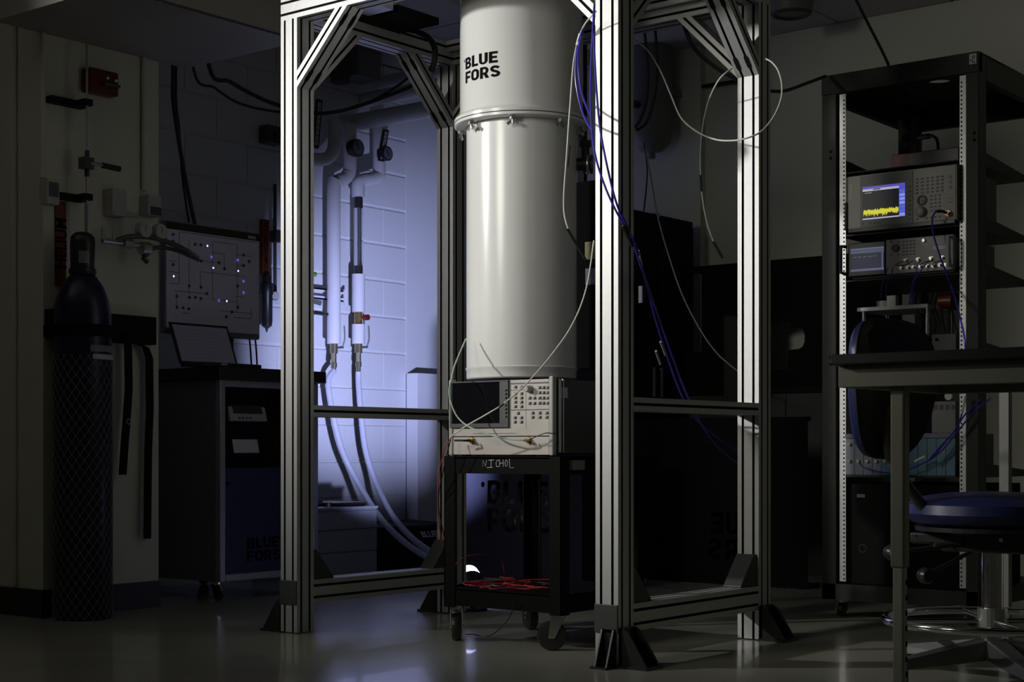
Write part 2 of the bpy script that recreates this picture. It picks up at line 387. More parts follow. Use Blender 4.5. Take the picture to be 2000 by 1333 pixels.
# side port with valve and blanking flange, on the right of the can
pr_ = Vector((cx+RL*.80, cyy+RL*.60, 1.60)); dv = Vector((.80, .60, 0))
pv = MB(); pv.cyl(pr_-dv*.02, pr_+dv*.05, .022); pv.cyl(pr_+dv*.02, pr_+dv*.028, .03); pv.cyl(pr_+dv*.045, pr_+dv*.055, .032)
pv.cyl(pr_+dv*.03+Vector((0, 0, .0)), pr_+dv*.03+Vector((0, 0, .07)), .014); pv.cyl(pr_+dv*.03+Vector((0, 0, .06)), pr_+dv*.03+Vector((0, 0, .08)), .02)
pvo = pv.build('vacuum_port', BLKP, cr, smooth=True)
MB().torus(pr_+dv*.036, .03, .005, 24, 8, axis=dv).build('clamp', STEEL, pvo, smooth=True)
# wrapped lettering
lx0 = PY(912, 130, .28)
toC = Vector((CAM.x-cx, CAM.y-cyy, 0)).normalized(); rgt = Vector((-toC.y, toC.x, 0))
def wrapang(xpix, R):   # azimuth on the can that this column of the photograph meets
    u = (xpix-1018)/F*Zc/R; u = max(-.999, min(.999, u)); return math.asin(u)
a0, a1 = wrapang(911, RU), wrapang(976, RU); hgt = .0375; wid = 3.0
def wrap(x, y, z):
    a = a0+(a1-a0)*x/wid; R = RU+.0006+z; n_ = toC*math.cos(a)+rgt*math.sin(a)
    return (cx+n_.x*R, cyy+n_.y*R, zlogo+y*hgt)
zlogo = CAM.z+(CY-135)*5.15/F
def dense(polys, st=.12):
    out = []
    for pl in polys:
        q = []
        for i, p in enumerate(pl):
            r = pl[(i+1) % len(pl)]; n = max(1, int(math.hypot(r[0]-p[0], r[1]-p[1])/st))
            q += [(p[0]+(r[0]-p[0])*k/n, p[1]+(r[1]-p[1])*k/n) for k in range(n)]
        out.append(q)
    return out
me = mapped(outline_mesh(dense(logo_outlines(lead=1.24)), .0004), lambda x, y, z: Vector(wrap(x, y, z))-wl(cr))
link('lettering', me, INK, cr)
ring = [arc(-.17, .82, .10, .12, 0, 360, 14)[:-1], arc(-.17, .82, .05, .065, 0, 360, 14)[:-1]]
link('degree_ring', mapped(outline_mesh(ring, .0004), lambda x, y, z: Vector(wrap(x, y, z))-wl(cr)), mat('blue_ink', (.03, .03, .5), .5, 0, 0), cr)
# ================================================================== trolley
TX0, TX1, TY0, TY1 = .612, 1.084, .16, .62
BLKT = mat('trolley_black', (.006, .006, .006), .6, spec=.06)
ct = root('trolley', ((TX0+TX1)/2, (TY0+TY1)/2, 0), 'black steel two-shelf trolley on castors marked with chalk letters', 'trolley')
def tray(z1, lip, name):
    b = MB(); b.box(TX0, TX1, TY0, TY1, z1-.004, z1)
    for a in ((TX0, TX1, TY0, TY0+.003), (TX0, TX1, TY1-.003, TY1), (TX0, TX0+.003, TY0, TY1), (TX1-.003, TX1, TY0, TY1)): b.box(*a, z1-lip, z1+.004)
    return b.build(name, BLKT, ct)
tray(.606, .052, 'top_shelf'); tray(.176, .055, 'lower_shelf')
for x, sx in ((TX0-.003, 1), (TX1+.003, -1)):
    for y, sy in ((TY0-.003, 1), (TY1+.003, -1)):
        b = MB(); b.box(x, x+sx*.004, y, y+sy*.045, .115, .61); b.box(x, x+sx*.045, y, y+sy*.004, .115, .61); b.build('leg', BLKT, ct)
def caster(par, x, y, r, ang, top, m=BLKP, fork=CHROME):
    c, s = math.cos(ang), math.sin(ang); o = .022; wx, wy = x+c*o, y+s*o; ax = Vector((-s, c, 0))
    b = MB(); b.cyl((x, y, top-.006), (x, y, top), .026, n=16); b.cyl((x, y, top-.016), (x, y, top-.006), .02, n=16)
    for q in (-1, 1):
        P = [(-.022, top-.014), (.024, top-.014), (o+.010, r-.008), (o-.010, r-.008)]
        b.prism(P, q*.0195-.0015, q*.0195+.0015, lambda u, v, w_: (x+c*u+ax.x*w_, y+s*u+ax.y*w_, v))
    k = b.build('caster', fork, par)
    t = MB(); t.lathe([(.004, -.016), (r-.012, -.016), (r-.003, -.014), (r, -.007), (r, .007), (r-.003, .014), (r-.012, .016), (.004, .016)], (wx, wy, r), 28, axis=ax); t.build('wheel', m, k, smooth=True)
    MB().cyl(Vector((wx, wy, r))-ax*.024, Vector((wx, wy, r))+ax*.024, .006, n=8).build('axle', fork, k)
for x, y, a in ((TX0+.022, TY0+.03, 2.23), (TX1-.045, TY0+.05, 3.7), (TX0+.03, TY1-.03, 2.6), (TX1-.03, TY1-.03, 3.0)): caster(ct, x, y, .047, a, .122)
# chalk lettering on the top lip: NICHOL
strokes = [[(515, 1200), (520, 1125), (555, 1198), (565, 1120)], [(590, 1122), (655, 1118)], [(622, 1120), (620, 1212)], [(570, 1212), (640, 1208)],
           [(720, 1120), (690, 1125), (680, 1165), (690, 1200), (715, 1200)], [(725, 1118), (727, 1200)], [(768, 1115), (770, 1200)], [(727, 1160), (770, 1155)],
           [(800, 1120), (790, 1160), (800, 1195), (818, 1190), (822, 1150), (812, 1120), (800, 1120)], [(845, 1105), (850, 1215), (895, 1212)]]
b = MB()
for st in strokes:
    P = [PY(860+u/6.25, 720+v/6.25, TY0-.0006) for u, v in st]
    b.tube(P, .0011, 5, 1)
b.build('lettering', CHALK, ct)
p = PX(1100, 900, TX1+.0006); q = PX(1142, 918, TX1+.0006)
MB().box(TX1, TX1+.001, p.y, p.y+.045, q.z, p.z).build('orange_label', ORANGE, ct); MB().box(TX1, TX1+.001, p.y+.047, q.y, q.z, p.z).build('white_label', GREY, ct)
# ================================================================== network analyser on the trolley
NF = .17; ax0, ax1, az0, az1 = .626, 1.052, .6125, .857
na = root('network_analyzer', ((ax0+ax1)/2, NF+.2, az0-.002), 'beige bench network analyzer with dark screen and knob on the trolley', 'instrument')
def NP(u, v, y=NF): return PY(860+u/6.25, 720+v/6.25, y)
MB().box(ax0+.012, ax1-.004, NF+.012, NF+.40, az0+.004, az1-.004).build('case', BLKP, na, bevel=.004)
MB().box(ax0+.004, ax1-.022, NF+.001, NF+.02, az0+.062, az1-.004).build('front_panel', BEIGE, na, bevel=.002)
MB().box(ax0+.004, ax1-.022, NF+.001, NF+.02, az0+.002, az0+.0595).build('port_panel', BEIGE, na, bevel=.002)
for xx in (ax0-.006, ax1-.020):
    MB().box(xx, xx+.016, NF-.004, NF+.018, az0, az1+.004).build('corner_rail', BEIGEG, na, bevel=.004)
MB().box(ax1-.002, ax1+.003, NF+.022, NF+.032, az0+.01, az1-.004).build('side_trim', STEEL, na)
MB().box(ax1-.002, ax1+.003, NF+.040, NF+.046, az0+.01, az1-.004).build('side_trim', STEEL, na)
for y in (NF+.03, NF+.38):
    for x in (ax0+.05, ax1-.06): MB().cyl((x, y, az0-.006), (x, y, az0+.006), .011, n=12).build('rubber_foot', BLKM, na)
p, q = NP(150, 185), NP(735, 670); p2, q2_ = NP(128, 168), NP(842, 722)
bz = MB(); bz.box(p2.x, q2_.x, NF-.006, NF+.002, p.z, p2.z); bz.box(p2.x, q2_.x, NF-.006, NF+.002, q2_.z, q.z); bz.box(p2.x, p.x, NF-.006, NF+.002, q.z, p.z); bz.box(q.x, q2_.x, NF-.006, NF+.002, q.z, p.z)
bez = bz.build('screen_bezel', DGREY, na, bevel=.001)
MB().box(p.x, q.x, NF-.002, NF+.001, q.z, p.z).build('screen', GLASSD, na)
skm = MB().box(-.0042, .0042, -.003, .003, -.0022, .0022).mesh('soft_key')
stamps('soft_key', skm, DKEY, bez, [NP(790, 262+46*k, NF-.008) for k in range(8)])
km = MB().prism([(-.0042, -.0033), (.0042, -.0033), (.0042, .0033), (-.0042, .0033)], 0, 1, lambda u, v, w_: (u*(1-.22*w_), -.0045*w_, v*(1-.22*w_))).mesh('key')
wells = MB().box(-.0058, .0058, -.0005, .0008, -.0046, .0046).mesh('key_recess')
keys = [(917, 228), (992, 228)]+[(c, r) for c in (917, 992) for r in (308, 360, 412, 467)]+[(c, r) for c in (1092, 1150) for r in (362, 427)]+[(c, r) for c in (1212, 1260, 1308) for r in (235, 297, 362, 425)]
keys += [(950, 548), (912, 602), (990, 602), (912, 655), (990, 655)]+[(c, r) for c in (1128, 1215, 1300) for r in (545, 597)]
for u, v in keys:
    link('key_recess', wells, DKEY, na, NP(u, v, NF+.0003)); link('key', km, KEY, na, NP(u-3, v-3, NF))
kn = NP(1093, 252); b = MB(); b.lathe([(.0125, 0), (.0125, .004), (.0105, .006), (.0100, .020), (.008, .022)], (kn.x, NF, kn.z), 32, axis=(0, -1, 0)); b.build('knob', BEIGEG, na, smooth=True)
b = MB()
for u0, v0, u1, v1 in ((852, 265, 1040, 265), (860, 505, 1330, 505), (1045, 270, 1045, 735), (858, 180, 1330, 180), (400, 795, 920, 795)):
    p, q = NP(u0, v0), NP(u1, v1); b.box(p.x-.0003, q.x+.0003, NF+.0004, NF+.0012, min(p.z, q.z)-.0003, max(p.z, q.z)+.0003)
b.build('panel_lines', DKEY, na)
for u, v in ((390, 880), (1085, 880)):
    c = NP(u, v); b = MB(); b.cyl((c.x, NF, c.z), (c.x, NF-.004, c.z), .011, n=24); b.cyl((c.x, NF-.004, c.z), (c.x, NF-.012, c.z), .0075, n=6); b.cyl((c.x, NF-.012, c.z), (c.x, NF-.024, c.z), .0055, n=12); b.build('connector', BRASS, na)
p, q = PX(1097, 757, ax1+.0005), PX(1109, 778, ax1+.0005); MB().box(ax1-.003, ax1+.0006, p.y, q.y, q.z, p.z).build('serial_label', LGREY, na)
# test cables plugged into the analyser
c1, c2 = NP(385, 880), NP(1080, 880)
def front(pts, y0): return [NP(u, v, y) for u, v, y in pts]
cable('test_cable', [AT(910, 662, 5.12), AT(889, 712, 5.04), NP(135, 130, .10), NP(108, 270, .08), NP(130, 420, .08), NP(215, 600, .085), NP(370, 725, .09), NP(600, 810, .10), NP(830, 862, .115), NP(1000, 876, .13), NP(1080, 878, NF-.022)], .0026, GREENC, 'pale green coaxial cable curving round the left of the analyzer to its right port')
cable('coaxial_cable', [AT(1164, 22, 4.42), AT(1138, 55, 4.5), AT(1122, 110, 4.58), AT(1114, 200, 4.62), AT(1107, 300, 4.66), AT(1101, 400, 4.7), AT(1109, 445, 4.7), AT(1126, 478, 4.72), AT(1143, 505, 4.72)], .0024, WHITEC, 'white coaxial cable hanging before the tank from the right post')
cable('cable_joint', [AT(1112, 285, 4.655), AT(1108, 325, 4.66)], .0038, BLKC, 'black heat-shrink sleeve midway down the hanging white cable', 'sleeve')
cable('cable_joint', [AT(1108, 447, 4.70), AT(1126, 478, 4.715), AT(1144, 508, 4.72)], .004, BLKC, 'black sleeve and plug at the lower end of the hanging white cable', 'sleeve')
cable('coaxial_cable', [AT(1160, 470, 4.9), AT(1146, 560, 4.86), AT(1120, 630, 4.84), AT(1080, 690, 4.82), AT(1030, 748, 4.79), AT(985, 788, 4.78), AT(950, 810, 4.80), AT(915, 830, 4.86), AT(885, 850, 4.92), AT(879, 857, 4.96)], .0023, WHITEC, 'thin grey-white coaxial cable slanting across the analyzer front')
cable('cable_joint', [AT(984, 789, 4.779), AT(970, 799, 4.786), AT(957, 806, 4.795)], .0034, BLKC, 'black sleeve on the slanting cable before the analyzer screen', 'sleeve')
cable('cable_joint', [NP(175, 880, .12), NP(240, 880, .125), NP(300, 882, .13), NP(375, 882, NF-.022)], .0034, BLKC, 'black cable end plugged into the left port of the analyzer', 'cable')
cable('black_lead', [NP(1085, 870, .13), NP(1180, 830, .12), NP(1280, 792, .12), NP(1330, 792, .13), AT(1090, 848, 4.82)], .0015, BLKC, 'thin black lead looping from the right analyzer port')
cable('red_cable', [NP(130, 850, .13), AT(868, 880, 5.02), AT(857, 930, 5.05), AT(856, 1000, 5.1), AT(862, 1050, 5.12), AT(878, 1090, 5.15)], .0017, REDC, 'thin red wire hanging beside the left trolley leg')
cable('black_lead', [AT(880, 860, 4.98), AT(866, 920, 5.02), AT(856, 980, 5.08), AT(868, 1050, 5.1), AT(880, 1090, 5.15), AT(884, 1115, 5.16)], .0017, BLKC, 'thin black wire beside the red wire on the trolley')
cable('black_lead', [PZ(910, 1240, .005), PZ(925, 1240, .004), PZ(955, 1243, .004), AT(985, 1220, 4.95), AT(1000, 1195, 4.9), AT(1004, 1172, 4.88)], .0016, BLKC, 'thin black wire drooping below the lower trolley shelf to the floor')
cable('red_cable', [AT(888, 1105, 5.12), AT(905, 1090, 5.18), AT(930, 1084, 5.2), AT(960, 1086, 5.25), AT(980, 1095, 5.3), AT(985, 1120, 5.32)], .0017, REDC, 'red wire arching up over the lower trolley shelf')
for k in range(7):
    pts = []; 
    for i in range(10):
        t = i/9; pts.append((.66+.30*t+random.uniform(-.03, .03), .28+.10*math.sin(3*t+k)+random.uniform(-.03, .03), .182+.008*(k % 3)+random.uniform(0, .008)))
    cable('red_wire', pts, .0022, REDC, 'red wire lying in the tangle on the lower trolley shelf', 'cable', 'tangled red wires on the trolley', 6)
cable('black_lead', [(.62, .2, .18), (.70, .24, .20), (.80, .2, .19), (.9, .3, .20), (1.0, .25, .19)], .004, BLKC, 'thick black lead lying among the red wires on the trolley')
# ================================================================== blue lamp behind the trolley
LP = Vector((.055, .965, .095)); LD = (Vector((-2.03, 2.45, 1.5))-LP).normalized()
lm = root('work_lamp', (LP.x, LP.y, 0), 'small LED lamp glowing blue-white on the floor behind the trolley', 'lamp')
b = MB(); b.cyl(LP-LD*.05, LP+LD*.03, .045, .054, n=24); b.build('housing', BLKP, lm, smooth=True)
b = MB(); b.cyl(LP+LD*.03, LP+LD*.085, .052, .044, n=24); b.build('diffuser', mat('lamp_diffuser', (.8, .8, .9), .4, 0, 0, emit=(.55, .58, 1), es=7), lm, smooth=True)
b = MB(); b.cyl((LP.x, LP.y, 0), (LP.x, LP.y, .012), .06, n=24); b.cyl((LP.x, LP.y, .01), LP-LD*.02-Vector((0, 0, .03)), .008, n=10); b.build('stand', BLK, lm)
# ================================================================== pump cabinet with cut-out lettering
def cut_panel(name, X0, X1, Z0, Z1, Y, lx, lz, hx, hz, mirror, m, parent, thick=.004, extra=None):
    polys = [[(X0, Z0), (X1, Z0), (X1, Z1), (X0, Z1)]]
    for pl in logo_outlines(lead=1.22)+([arc(-.22, .82, .10, .13, 0, 360, 12)[:-1]] if not mirror else []):
        polys.append([((lx+(3.0-px if mirror else px)*hx), lz+py*hz) for px, py in pl])
    me = outline_mesh(polys, thick/2); off = wl(parent)
    return link(name, mapped(me, lambda x, y, z: Vector((x, Y+z, y))-off), m, parent)
pc = root('pump_cabinet', (-.3, 2.0, 0), 'dark blue-lit pump cabinet with cut-out lettering behind the trolley', 'cabinet')
p = PY(952, 983.6, 1.75); q = PY(1075, 983.6, 1.75)
cut_panel('front_panel', -.72, .02, .05, .60, 1.75, p.x, p.z, (q.x-p.x)/3, .104, False, mat('satin_grey_panel', (.05, .05, .075), .35, .4), pc)
b = MB(); b.box(-.72, -.716, 1.755, 2.35, .05, .60); b.box(.016, .02, 1.755, 2.35, .05, .60); b.box(-.72, .02, 2.346, 2.35, .05, .60); b.box(-.72, .02, 1.755, 2.35, .60, .604); b.box(-.72, .02, 1.755, 2.35, .05, .054); b.build('case', BLK, pc)
for x in (-.66, -.04):
    for y in (1.82, 2.28): caster(pc, x, y, .022, 1.0, .05)
vp = root('vacuum_pump', (-.33, 1.98, .054), 'finned metal pump seen through the cut-out letters of the cabinet', 'pump')
b = MB()
for k in range(14): b.cyl((-.60+.04*k, 1.98, .33), (-.585+.04*k, 1.98, .33), .16, n=28)
b.cyl((-.62, 1.98, .33), (-.04, 1.98, .33), .13, n=28); b.build('body', STEEL, vp, smooth=True)
MB().box(-.55, -.1, 1.86, 2.1, .054, .19).build('base', GREY, vp)
sp = root('side_screen', (.30, 2.6, 0), 'black sheet panel with reversed cut-out letters in the dark behind the frame', 'panel')
e0 = PY(1384, 1042, 2.6)
cut_panel('sheet', -.36, .66, .0, .78, 2.6, e0.x, e0.z, .112, .10, True, BLKM, sp)
MB().box(-.36, .66, 2.603, 2.63, .76, .78).build('top_rail', BLK, sp); MB().box(-.36, .66, 2.603, 2.72, 0, .02).build('foot_rail', BLK, sp)
tc = root('tall_cabinet', (-.68, 2.95, 0), 'tall black double-door cabinet standing against the back wall', 'cabinet')
MB().box(-.98, -.40, 2.60, 3.34, .03, 1.838).build('body', BLK, tc, bevel=.003); MB().box(-.95, -.43, 2.63, 3.30, 0, .03).build('plinth', BLKM, tc)
for y0, y1 in ((2.62, 2.965), (2.975, 3.32)):
    d = MB().box(-.40, -.385, y0, y1, .06, 1.80).build('door', BLK, tc)
    for z0, z1 in ((.12, .62), (.68, 1.18), (1.24, 1.74)):
        fr2 = MB(); 
        for a in ((y0+.05, y1-.05, z0, z0+.02), (y0+.05, y1-.05, z1-.02, z1), (y0+.05, y0+.07, z0, z1), (y1-.07, y1-.05, z0, z1)): fr2.box(-.385, -.379, *a)
        fr2.build('door_moulding', BLK, d)
    MB().box(-.385, -.372, (y1-.04 if y0 < 2.9 else y0+.02), (y1-.025 if y0 < 2.9 else y0+.035), .9, 1.05).build('handle', GREY, d)
cable('wire_coil', [PY(1306+7*math.cos(k*.9)+k*.5, 418+5*math.sin(k*.9), 3.0)+Vector((-.1, 0, .0)) for k in range(22)], .003, STEEL, 'small loose coil of bright wire lying on top of the tall black cabinet', 'wire')
# ================================================================== dark board and base cupboard by the back wall
bd = root('partition_board', (.4, 3.3, 0), 'black upright board with rounded openings in front of the back wall', 'board')
BY = 3.25
def bp(x, y): v = PY(x, y, BY); return (v.x, v.z)
def rr(x0, y0, x1, y1, r=7):
    P = []
    for cx_, cy_, a in ((x1-r, y0+r, -90), (x1-r, y1-r, 0), (x0+r, y1-r, 90), (x0+r, y0+r, 180)):
        P += [(cx_+r*math.cos(math.radians(a+30*k)), cy_+r*math.sin(math.radians(a+30*k))) for k in range(4)]
    return [bp(*q) for q in P]
outer = [bp(1340, 761), bp(1340, 523), bp(1640, 499)]; zt = outer[1][1]; zl = bp(1570, 755)[1]
X0, X1 = outer[0][0], .95
polys = [[(X0, zl), (X1, zl), (X1, zt), (X0, zt)], rr(1344, 534, 1372, 690, 6),
         [bp(*q) for q in ((1490, 640), (1545, 626), (1545, 640), (1566, 640), (1571, 645), (1573, 655), (1573, 668), (1569, 678), (1562, 682), (1543, 684), (1540, 722), (1490, 722))]]
off = wl(bd); link('sheet', mapped(outline_mesh(polys, .009), lambda x, y, z: Vector((x, BY+z, y))-off), BLKM, bd)
MB().box(X0, X1, BY, BY+.2, zl-.03, zl-.0).build('shelf', BLK, bd); MB().box(X0, X1, BY+.02, BY+.2, 0, zl-.03).build('base', mat('charcoal_paint', (.06, .06, .06), .6), bd)
for x in (1535,): 
    p = PY(x, 900, BY+.02); MB().box(p.x-.002, p.x+.002, BY+.017, BY+.02, .06, zl-.04).build('door_gap', BLKM, bd)
p = PY(1412, 617, BY-.05); q = PY(1460, 790, BY-.05)
tag(MB().box(p.x, q.x+.1, BY-.06, BY-.03, q.z, p.z).build('grey_cover', mat('charcoal_cover', (.045, .045, .045), .6), None, bevel=.015), 'dark grey rounded cover hung on the black board', 'cover')
# grey expansion tank with hoses on the back wall
tk = root('expansion_tank', (-.80, 3.28, 1.9), 'dim grey rounded tank hung high on the back wall behind the right post', 'tank')
p = PY(1262, 200, 3.25)
MB().lathe([(.01, -.30), (.06, -.29), (.10, -.25), (.115, -.18), (.115, .35), (.09, .42), (.01, .45)], (p.x-.01, 3.32, p.z+.04), 32).build('shell', GREY, tk, smooth=True)
MB().cyl((p.x-.01, 3.32, p.z-.29), (p.x-.01, 3.32, p.z-.245), .02, n=12).build('spout', GREY, tk); MB().box(p.x-.12, p.x+.10, 3.32, 3.5, p.z+.05, p.z+.08).build('wall_strap', GREY, tk)
MB().cyl((p.x-.02, 3.16, p.z-.02), (p.x-.02, 3.2, p.z-.02), .02, n=12).build('cap', BLKP, tk)
for k, pts in enumerate(([(1252, 0), (1262, 90), (1266, 150), (1262, 200), (1250, 235), (1240, 250)], [(1275, 0), (1282, 90), (1284, 150), (1276, 200), (1262, 240), (1242, 255)])):
    cable('drop_hose', [AT(x, y, 7.5) for x, y in pts], .007, BLKC, ['left', 'right'][k]+' of the two black hoses looping past the grey tank', 'hose')
for k, pts in enumerate(([(1258, 280), (1264, 330), (1262, 370), (1257, 415)], [(1260, 290), (1272, 350), (1283, 415), (1300, 480), (1330, 570), (1365, 640), (1400, 690), (1440, 725), (1480, 760)])):
    cable('thin_cable', [AT(x, y, 7.2-.25*k*i/7) for i, (x, y) in enumerate(pts)]+([PY(1490, 764, 3.25)] if k else [PX(1257, 420, -.42)]), .0035, [BLKC, GREYC][k], ['black cable dropping to the tall black cabinet', 'grey cable sagging from the tank across the dark board'][k])
cable('wall_conduit', [PY(1285, 182, 3.47), PY(1480, 153, 3.47)], .011, BLKC, 'dark conduit run along the back wall near the ceiling', 'conduit')
# ================================================================== control cabinet in the alcove
KX = -.97; ky0, ky1 = .57, 1.135; kz0, kz1 = .082, .922
kc = root('control_cabinet', (-1.3, (ky0+ky1)/2, 0), 'grey control cabinet on castors with aluminium framed door and dark worktop', 'cabinet')
MB().box(-1.75, KX-.03, ky0, ky1, kz0, kz1).build('body', mat('cabinet_grey', (.20, .20, .20), .5), kc, bevel=.003)
MB().box(-1.78, KX+.03, ky0-.03, ky1+.02, kz1, kz1+.052).build('worktop', BLKP, kc, bevel=.004)
dr = MB(); 
dr.box(KX-.03, KX, ky0, ky0+.03, kz0, kz1); dr.box(KX-.03, KX, ky1-.03, ky1, kz0, kz1); dr.box(KX-.03, KX, ky0+.03, ky1-.03, kz1-.03, kz1); dr.box(KX-.03, KX, ky0+.03, ky1-.03, kz0, kz0+.03)
door = dr.build('door_frame', mat('blue_grey_aluminium', (.46, .46, .54), .35, .5), kc, bevel=.004)
zn = PX(480, 912, KX).z
MB().box(KX-.028, KX-.012, ky0+.03, ky1-.03, kz0+.03, zn).build('door_panel', NAVY, door)
nb = MB(); nb.box(KX-.03, KX-.025, ky0+.03, ky1-.03, zn, kz1-.03); nb.box(KX-.03, KX-.004, ky0+.03, ky1-.03, zn-.004, zn+.012); nb.build('recess', BLKM, door)
MB().cyl((KX-.012, ky0+.045, .49), (KX+.014, ky0+.045, .49), .006, n=10).build('latch', BLKP, door)
pl, pr2 = PX(480, 1062, KX), PX(548, 1062, KX)
zl1 = PX(500, 1072, KX).z; hh = PX(500, 1051, KX).z-zl1
hy = (PX(545, 1072, KX).y-PX(486, 1072, KX).y)/2.75; y00 = PX(486, 1072, KX).y
me = outline_mesh(logo_outlines(lead=1.2), .0005); off = wl(kc)
link('lettering', mapped(me, lambda x, y, z: Vector((KX-.0115+z, y00+x*hy, zl1+y*hh))-off), INK, door)
def tilted(y0, y1, z0, z1, tilt, x=KX-.012):   # local frame: u along +Y, v up along the tilted face, w out
    return Matrix.Translation((x, y0, z0)) @ Matrix.Rotation(-tilt, 4, 'Y') @ Matrix(((0, 0, 1, 0), (1, 0, 0, 0), (0, 1, 0, 0), (0, 0, 0, 1)))
# readout and card in the recess
p, q = PX(450, 822, KX-.01), PX(522, 772, KX-.01)
M = tilted(p.y, q.y, p.z, q.z, math.radians(16)); wv = q.y-p.y; hv = q.z-p.z
ro = MB(M).box(0, wv, 0, hv, -.012, .004).build('readout', LGREY, door, bevel=.003)
MB(M).box(.022, wv-.022, .030, hv-.020, .004, .0055).build('display', GLASSD, ro)
for k in range(4): MB(M).box(.045+.02*k, .056+.02*k, .007, .015, .004, .0065).build('button', DKEY, ro)
p, q = PX(458, 885, KX-.01), PX(507, 852, KX-.01); M = tilted(p.y, q.y, p.z, q.z, math.radians(14))
MB(M).box(0, q.y-p.y, 0, q.z-p.z, -.003, .001).build('info_card', PAPER, door)
for x in (-1.68, KX-.09):
    for y in (ky0+.06, ky1-.06): caster(kc, x, y, .03, 2.0, kz0)
# ------------------------------------------------------------------ laptop on the cabinet
zt = kz1+.052
lt = root('laptop', (-1.12, .66, zt), 'open black laptop with dim grey screen on the control cabinet worktop', 'laptop')
ly0, ly1 = PX(352, 712, -1.10).y, PX(466, 712, -1.10).y
MB().box(-1.10, -.955, ly0, ly1, zt, zt+.016).build('keyboard_base', BLKP, lt, bevel=.003)
M = Matrix.Translation((-1.10, ly0, zt+.014)) @ Matrix.Rotation(-math.radians(22), 4, 'Y') @ Matrix(((0, 0, 1, 0), (1, 0, 0, 0), (0, 1, 0, 0), (0, 0, 0, 1)))
lid = MB(M).box(0, ly1-ly0, 0, .19, -.008, 0).build('lid', BLKP, lt, bevel=.002)
MB(M).box(.012, ly1-ly0-.012, .012, .178, 0, .001).build('display', mat('laptop_display', (.24, .24, .30), .4, 0, .02, emit=(.5, .5, .7), es=.02), lid)
for k in range(9): MB(M).box(.03, ly1-ly0-.04-.05*random.random(), .03+.016*k, .0305+.016*k, .001, .0013).build('text_line', DGREY, lid)
km2 = MB().box(-.006, .006, -.006, .006, 0, .002).mesh('key')
stamps('key', km2, DKEY, lt, [(-1.075+.017*j, ly0+.02+.0175*i, zt+.016) for i in range(15) for j in range(4)])
# small chrome fitting lying in front
tag(MB().cyl((-.96, .60-.04, zt+.008), (-.96, .60-.005, zt+.008), .008, n=12).cyl((-.96, .60-.05, zt+.008), (-.96, .60-.04, zt+.008), .004, n=8).build('hose_fitting', CHROME, None, smooth=True), 'small chrome hose fitting lying on the worktop corner', 'fitting')
# ------------------------------------------------------------------ schematic panel with lit buttons
SX = -1.25
sp_ = root('schematic_panel', (SX, .78, 1.13), 'large valve schematic display with small blue lights above the laptop', 'display')
sy0, sy1, sz0, sz1 = .51, 1.047, 1.135, 1.592
MB().box(SX-.035, SX, sy0, sy1, sz0-.012, sz1+.008).build('housing', mat('panel_housing', (.20, .20, .22), .4), sp_, bevel=.008)
MB().box(SX, SX+.002, sy0+.008, sy1-.008, sz0+.012, sz1-.028).build('face', PANELG, sp_)
MB().box(SX, SX+.003, sy0+.004, sy1-.004, sz1-.028, sz1+.002).build('title_bar', BLKP, sp_)
MB().box(SX+.003, SX+.0035, sy1-.075, sy1-.03, sz1-.022, sz1-.008).build('badge', LGREY, sp_)
MB().cyl((SX-.03, .9, zt), (SX-.03, .9, 1.2), .012, n=12).build('stand_pole', BLK, sp_)
def SP(u, v): return PX(300+u/4.165, 420+v/4.165, SX+.002)   # crop coordinates of the panel study
lines = [((215, 150), (845, 215)), ((288, 205), (288, 640)), ((480, 215), (680, 245)), ((480, 215), (480, 690)), ((680, 245), (680, 700)), ((480, 310), (575, 318)), ((575, 318), (575, 430)),
         ((385, 375), (530, 390)), ((380, 465), (740, 500)), ((380, 465), (380, 590)), ((165, 620), (440, 640)), ((480, 690), (680, 708)), ((660, 325), (795, 335)), ((680, 410), (740, 415)), ((660, 665), (735, 668)),
         ((550, 785), (800, 800)), ((650, 835), (795, 845)), ((795, 760), (795, 845)), ((185, 640), (185, 750)), ((212, 140), (205, 560)), ((125, 372), (190, 378)), ((130, 462), (205, 470)), ((125, 555), (205, 562)), ((230, 798), (300, 802)), ((680, 700), (680, 790))]
b = MB()
for (u0, v0), (u1, v1) in lines:
    p, q = SP(u0, v0), SP(u1, v1)
    if abs(u0-u1) < 12: b.box(SX+.002, SX+.0026, (p.y+q.y)/2-.0011, (p.y+q.y)/2+.0011, min(p.z, q.z), max(p.z, q.z))
    else: b.box(SX+.002, SX+.0026, p.y, q.y, (p.z+q.z)/2-.0011, (p.z+q.z)/2+.0011)
b.build('pipe_lines', DKEY, sp_)
bt = MB().cyl((0, 0, 0), (.004, 0, 0), .0065, n=12).mesh('button')
for u, v in ((157, 160), (157, 215), (157, 405), (335, 240), (382, 245), (385, 375), (530, 390), (575, 438), (730, 328), (775, 380), (730, 412), (288, 580), (383, 590), (432, 640), (187, 662), (290, 672), (338, 672), (383, 682), (188, 752), (238, 757), (285, 765), (682, 580), (683, 752), (635, 790), (590, 830)):
    link('button', bt, DKEY, sp_, SP(u, v))
lb = MB().cyl((0, 0, 0), (.005, 0, 0), .0045, n=12).mesh('lit_button')
for u, v in ((432, 253), (480, 432), (158, 500), (590, 702), (683, 457)): link('button', bt, BLKP, sp_, SP(u, v)); link('lit_button', lb, LEDB, sp_, SP(u, v))
lr = MB().torus((.002, 0, 0), .0045, .0009, 16, 6, axis=(1, 0, 0)).mesh('ring_light')
for u, v in ((683, 368), (730, 541), (730, 632), (529, 697), (470, 343)): link('ring_light', lr, LEDR, sp_, SP(u, v))
